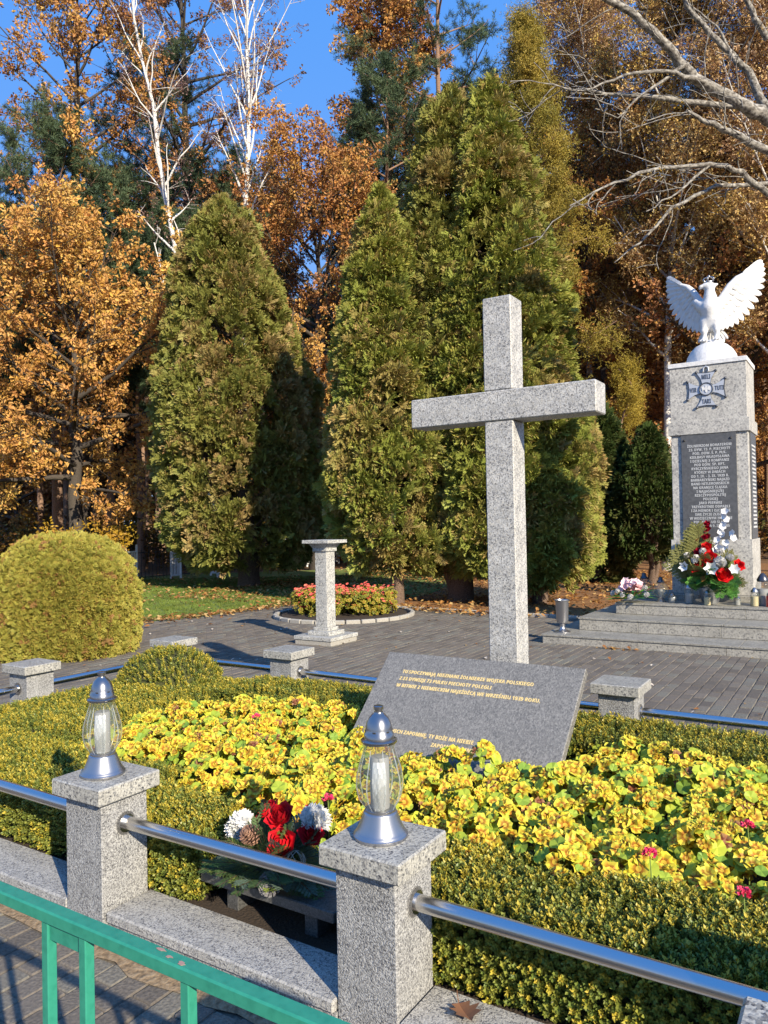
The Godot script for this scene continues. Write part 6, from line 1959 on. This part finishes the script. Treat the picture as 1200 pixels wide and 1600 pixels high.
	for k in 12000:
		var px := rf(-0.72, 0.72)
		var D := rf(62.0, 82.0)
		var y := rf(0.0, 15.0 + 4.0 * tz.get_noise_1d(px * 12.0))
		ws.add(Vector3(-0.534 * D + 0.845 * px * D, y, -0.845 * D - 0.534 * px * D), Vector3(R.randfn(), R.randfn(), R.randfn()).normalized(), rf(2.5, 5.0), [Color(0.14, 0.065, 0.025), Color(0.04, 0.06, 0.02), Color(0.05, 0.07, 0.03), Color(0.20, 0.10, 0.03)][R.randi() % 4], rf(0, TAU))
	stuff(scatter("distant_woods", ws, CL["oak0"], self), "far mass of mixed wood closing the view between the stems", "woods")
	# yellow bush at the wood's edge
	var y2 := thing("hazel_bush", "low bush with bright yellow leaves behind the clipped thuja", "bush", Vector3(-18.9, 0, -13.9))
	var bs := Sc.new()
	var bm := MB.new()
	for k in 18:
		var a := rf(0, TAU)
		var lp := branch(bm, Vector3.ZERO, Vector3(cos(a) * 0.7, 1, sin(a) * 0.7).normalized(), rf(1.2, 2.2), 0.022, 5, -0.1, 0.12, 4)
		for j in 26:
			bs.add(along(lp, rf(0.35, 1.0)) + Vector3(R.randfn(), R.randfn() * 0.5, R.randfn()) * 0.14, Vector3(rf(-1, 1), 0.5, rf(-1, 1)).normalized(), rf(0.9, 1.4), Color(0.50, 0.33, 0.03).lerp(Color(0.40, 0.22, 0.03), R.randf()), rf(0, TAU))
	pt("stems", bm, M["twig"], y2).name = "branches"
	scatter("foliage", bs, CL["shrub"], y2)

func build_limb_tree() -> void:
	# tree at the right whose pale limbs reach in over the monument
	var t := thing("bare_tree", "tree at the right with pale bare limbs reaching over the monument", "tree", Vector3(0.70, 0, -14.6))
	var limbs := [
		[Vector4(0.76, 6.36, -14.59, 0.172), Vector4(-0.07, 6.90, -13.59, 0.138), Vector4(-1.08, 7.42, -12.46, 0.099), Vector4(-1.41, 7.58, -12.02, 0.086), Vector4(-1.91, 7.82, -11.46, 0.073), Vector4(-2.08, 8.01, -11.23, 0.065), Vector4(-2.32, 8.31, -10.83, 0.056), Vector4(-2.55, 8.52, -10.57, 0.050), Vector4(-2.83, 8.61, -10.16, 0.043), Vector4(-3.19, 8.92, -9.69, 0.026)],
		[Vector4(0.77, 6.66, -14.59, 0.129), Vector4(-0.32, 7.34, -13.78, 0.095), Vector4(-1.17, 7.96, -13.11, 0.065), Vector4(-1.37, 8.50, -12.97, 0.052), Vector4(-1.76, 8.93, -12.60, 0.043), Vector4(-2.07, 9.28, -12.28, 0.039), Vector4(-2.24, 9.70, -12.04, 0.026)],
		[Vector4(0.76, 6.06, -14.59, 0.112), Vector4(-0.30, 6.45, -12.74, 0.077), Vector4(-1.03, 6.68, -11.80, 0.057), Vector4(-1.45, 6.85, -11.29, 0.043), Vector4(-1.69, 6.93, -11.02, 0.034), Vector4(-1.91, 7.05, -10.76, 0.017)],
		[Vector4(0.74, 5.45, -14.60, 0.112), Vector4(-0.41, 5.95, -13.15, 0.069), Vector4(-1.09, 6.26, -12.24, 0.047), Vector4(-1.37, 6.49, -11.83, 0.039), Vector4(-1.72, 6.51, -11.37, 0.031), Vector4(-2.27, 6.38, -10.78, 0.024), Vector4(-2.74, 6.10, -10.25, 0.017), Vector4(-3.19, 5.72, -9.74, 0.007)],
		[Vector4(0.74, 5.25, -14.60, 0.103), Vector4(-0.45, 6.58, -14.42, 0.060), Vector4(-1.22, 7.01, -13.80, 0.039), Vector4(-1.90, 6.91, -13.14, 0.031), Vector4(-2.47, 6.48, -12.55, 0.024), Vector4(-2.88, 5.90, -12.18, 0.017), Vector4(-3.20, 5.57, -11.87, 0.007)],
		[Vector4(-1.11, 7.53, -12.33, 0.052), Vector4(-1.60, 7.54, -11.89, 0.043), Vector4(-2.21, 7.59, -11.39, 0.039), Vector4(-2.87, 7.61, -10.85, 0.026), Vector4(-3.30, 7.64, -10.47, 0.015)],
		[Vector4(-1.80, 7.77, -11.53, 0.043), Vector4(-2.21, 7.81, -11.03, 0.026), Vector4(-2.67, 7.70, -10.62, 0.019), Vector4(-3.13, 7.45, -10.22, 0.010), Vector4(-3.58, 7.51, -9.82, 0.005)],
		[Vector4(-1.96, 7.97, -11.30, 0.030), Vector4(-2.52, 7.47, -10.84, 0.015), Vector4(-2.76, 7.12, -10.58, 0.009), Vector4(-2.99, 7.20, -10.31, 0.005)],
		[Vector4(-1.09, 8.87, -12.90, 0.052), Vector4(-1.24, 9.10, -12.69, 0.043), Vector4(-1.38, 9.51, -12.47, 0.034)],
		[Vector4(-1.52, 8.55, -12.75, 0.034), Vector4(-1.76, 9.14, -12.59, 0.017), Vector4(-2.11, 9.43, -12.25, 0.009)],
		[Vector4(-1.72, 6.51, -11.37, 0.022), Vector4(-2.08, 6.09, -11.03, 0.013), Vector4(-2.44, 5.79, -10.69, 0.007)],
	]
	var mb := MB.new()
	mb.tube([Vector3(0, -0.1, 0), Vector3(0.02, 2.5, 0.05), Vector3(0.06, 4.6, 0), Vector3(0.06, 6.4, 0), Vector3(0.2, 8.4, -0.1), Vector3(0.5, 11.0, -0.3)], [0.42, 0.33, 0.29, 0.26, 0.18, 0.05], 14, Color.WHITE, false, 0.05)
	pt("trunk", mb, M["grey limb bark"], t)
	var sc := Sc.new()
	for l in limbs:
		var p := []
		var r := []
		# subdivide with a little crookedness
		for k in l.size() - 1:
			for j in 4:
				var f := j / 4.0
				var q: Vector4 = l[k].lerp(l[k + 1], f)
				p.append(Vector3(q.x, q.y, q.z) - t.position + Vector3(rf(-1, 1), rf(-1, 1), rf(-1, 1)) * 0.022 * (1.0 if j else 0.3))
				r.append(q.w)
		var e: Vector4 = l[-1]
		p.append(Vector3(e.x, e.y, e.z) - t.position)
		r.append(e.w)
		var m := MB.new()
		m.tube(p, r, 9, Color.WHITE, false, 0.06)
		# twigs
		for k in int(p.size() * 0.34):
			var q := rf(0.3, 1.0)
			var o := along(p, q)
			var d := (along(p, minf(1.0, q + 0.08)) - along(p, q - 0.05)).normalized()
			var tw := branch(m, o, (d + Vector3(rf(-0.8, 0.8), rf(-0.7, 0.9), rf(-0.8, 0.8))).normalized(), rf(0.4, 1.2), 0.009, 8, rf(-0.5, 0.5), 0.3, 4)
			for z in 2:
				var o2 := along(tw, rf(0.3, 1.0))
				branch(m, o2, (d + Vector3(rf(-1, 1), rf(-0.8, 0.9), rf(-1, 1))).normalized(), rf(0.2, 0.5), 0.005, 4, 0.0, 0.3, 3)
			if R.randf() < 0.3:
				sc.add(along(tw, rf(0.5, 1.0)), Vector3(rf(-0.4, 0.4), -1, rf(-0.4, 0.4)).normalized(), rf(0.35, 0.55), Color(0.48, 0.30, 0.05), rf(0, TAU))
		pt("limb", m, M["grey limb bark"], t)
	scatter("leaves", sc, CL["shrub"], t)

func build_iron_fence() -> void:
	# iron fence with white lattice posts at the back of the lawn
	var t := thing("iron_fence", "thin iron fence with white lattice posts at the back of the lawn", "fence", Vector3(-18.45, 0, -19.0))
	for k in 8:
		var z := 5.6 - k * 1.72
		var w := thing_part("post", t, Vector3(0, 0, z))
		for s in [-1.0, 1.0]:
			block("upright", Vector3(0, 0.54, s * 0.2), Vector3(0.05, 1.14, 0.05), 0.004, M["white fence paint"], w)
		for j in 5:
			block("slat", Vector3(0, 0.48, -0.124 + j * 0.062), Vector3(0.02, 0.80, 0.026), 0.003, M["white fence paint"], w)
		for y in [0.1, 0.9]:
			block("cross_bar", Vector3(0.014, y, 0), Vector3(0.02, 0.05, 0.36), 0.003, M["white fence paint"], w)
	for k in 7:
		var z := 5.6 - k * 1.72 - 0.86
		for y in [0.12, 0.86]:
			block("rail", Vector3(0, y, z), Vector3(0.02, 0.025, 1.38), 0.002, M["iron"], t)
		for j in 10:
			block("bar", Vector3(0, 0.5, z - 0.63 + j * 0.14), Vector3(0.012, 0.9, 0.012), 0.001, M["iron"], t)
func _ready() -> void:
	R.seed = 20
	# camera
	var cam := Camera3D.new()
	cam.name = "camera"
	cam.position = Vector3(0, 1.6, 0)
	cam.rotation_degrees = Vector3(0.873, 32.293, -1.060)
	cam.fov = 67.736
	cam.near = 0.05
	cam.far = 1200.0
	add_child(cam)
	# sky, exposure
	var sm := ProceduralSkyMaterial.new()
	sm.sky_top_color = Color(0.28, 0.53, 0.84)
	sm.sky_horizon_color = Color(0.66, 0.76, 0.88)
	sm.sky_curve = 0.17
	sm.ground_bottom_color = Color(0.16, 0.13, 0.10)
	sm.ground_horizon_color = Color(0.35, 0.36, 0.36)
	sm.sun_angle_max = 12.0
	sm.sun_curve = 0.05
	var sky := Sky.new()
	sky.sky_material = sm
	var env := Environment.new()
	env.background_mode = Environment.BG_SKY
	env.sky = sky
	env.background_energy_multiplier = 0.86
	env.tonemap_mode = Environment.TONE_MAPPER_LINEAR
	env.tonemap_exposure = 1.68
	env.sdfgi_enabled = true
	env.ssao_enabled = true
	env.ssil_enabled = true
	var we := WorldEnvironment.new()
	we.name = "world_environment"
	we.environment = env
	add_child(we)
	# sun: low autumn noon, behind the camera's right shoulder
	var sun := DirectionalLight3D.new()
	sun.name = "sun"
	sun.light_energy = 1.6
	sun.light_color = Color(1.0, 0.945, 0.85)
	sun.light_angular_distance = 0.5
	sun.shadow_enabled = true
	add_child(sun)
	sun.look_at_from_position(Vector3(2.53, 1.37, 1.29) * 10.0, Vector3.ZERO)
	make_materials()
	make_clusters()
	build_ground()
	build_plot()
	build_cross()
	build_plaque()
	build_pedestal()
	build_monument()
	build_iron_fence()
	build_thujas()
	build_trees()
	build_limb_tree()
	build_hedges()
	build_bed()
	build_red_bed()
	build_green_fence()
	build_bench()
	build_lanterns()
	build_wreath()
	build_bouquets()
	build_vase_and_candles()
	build_litter()
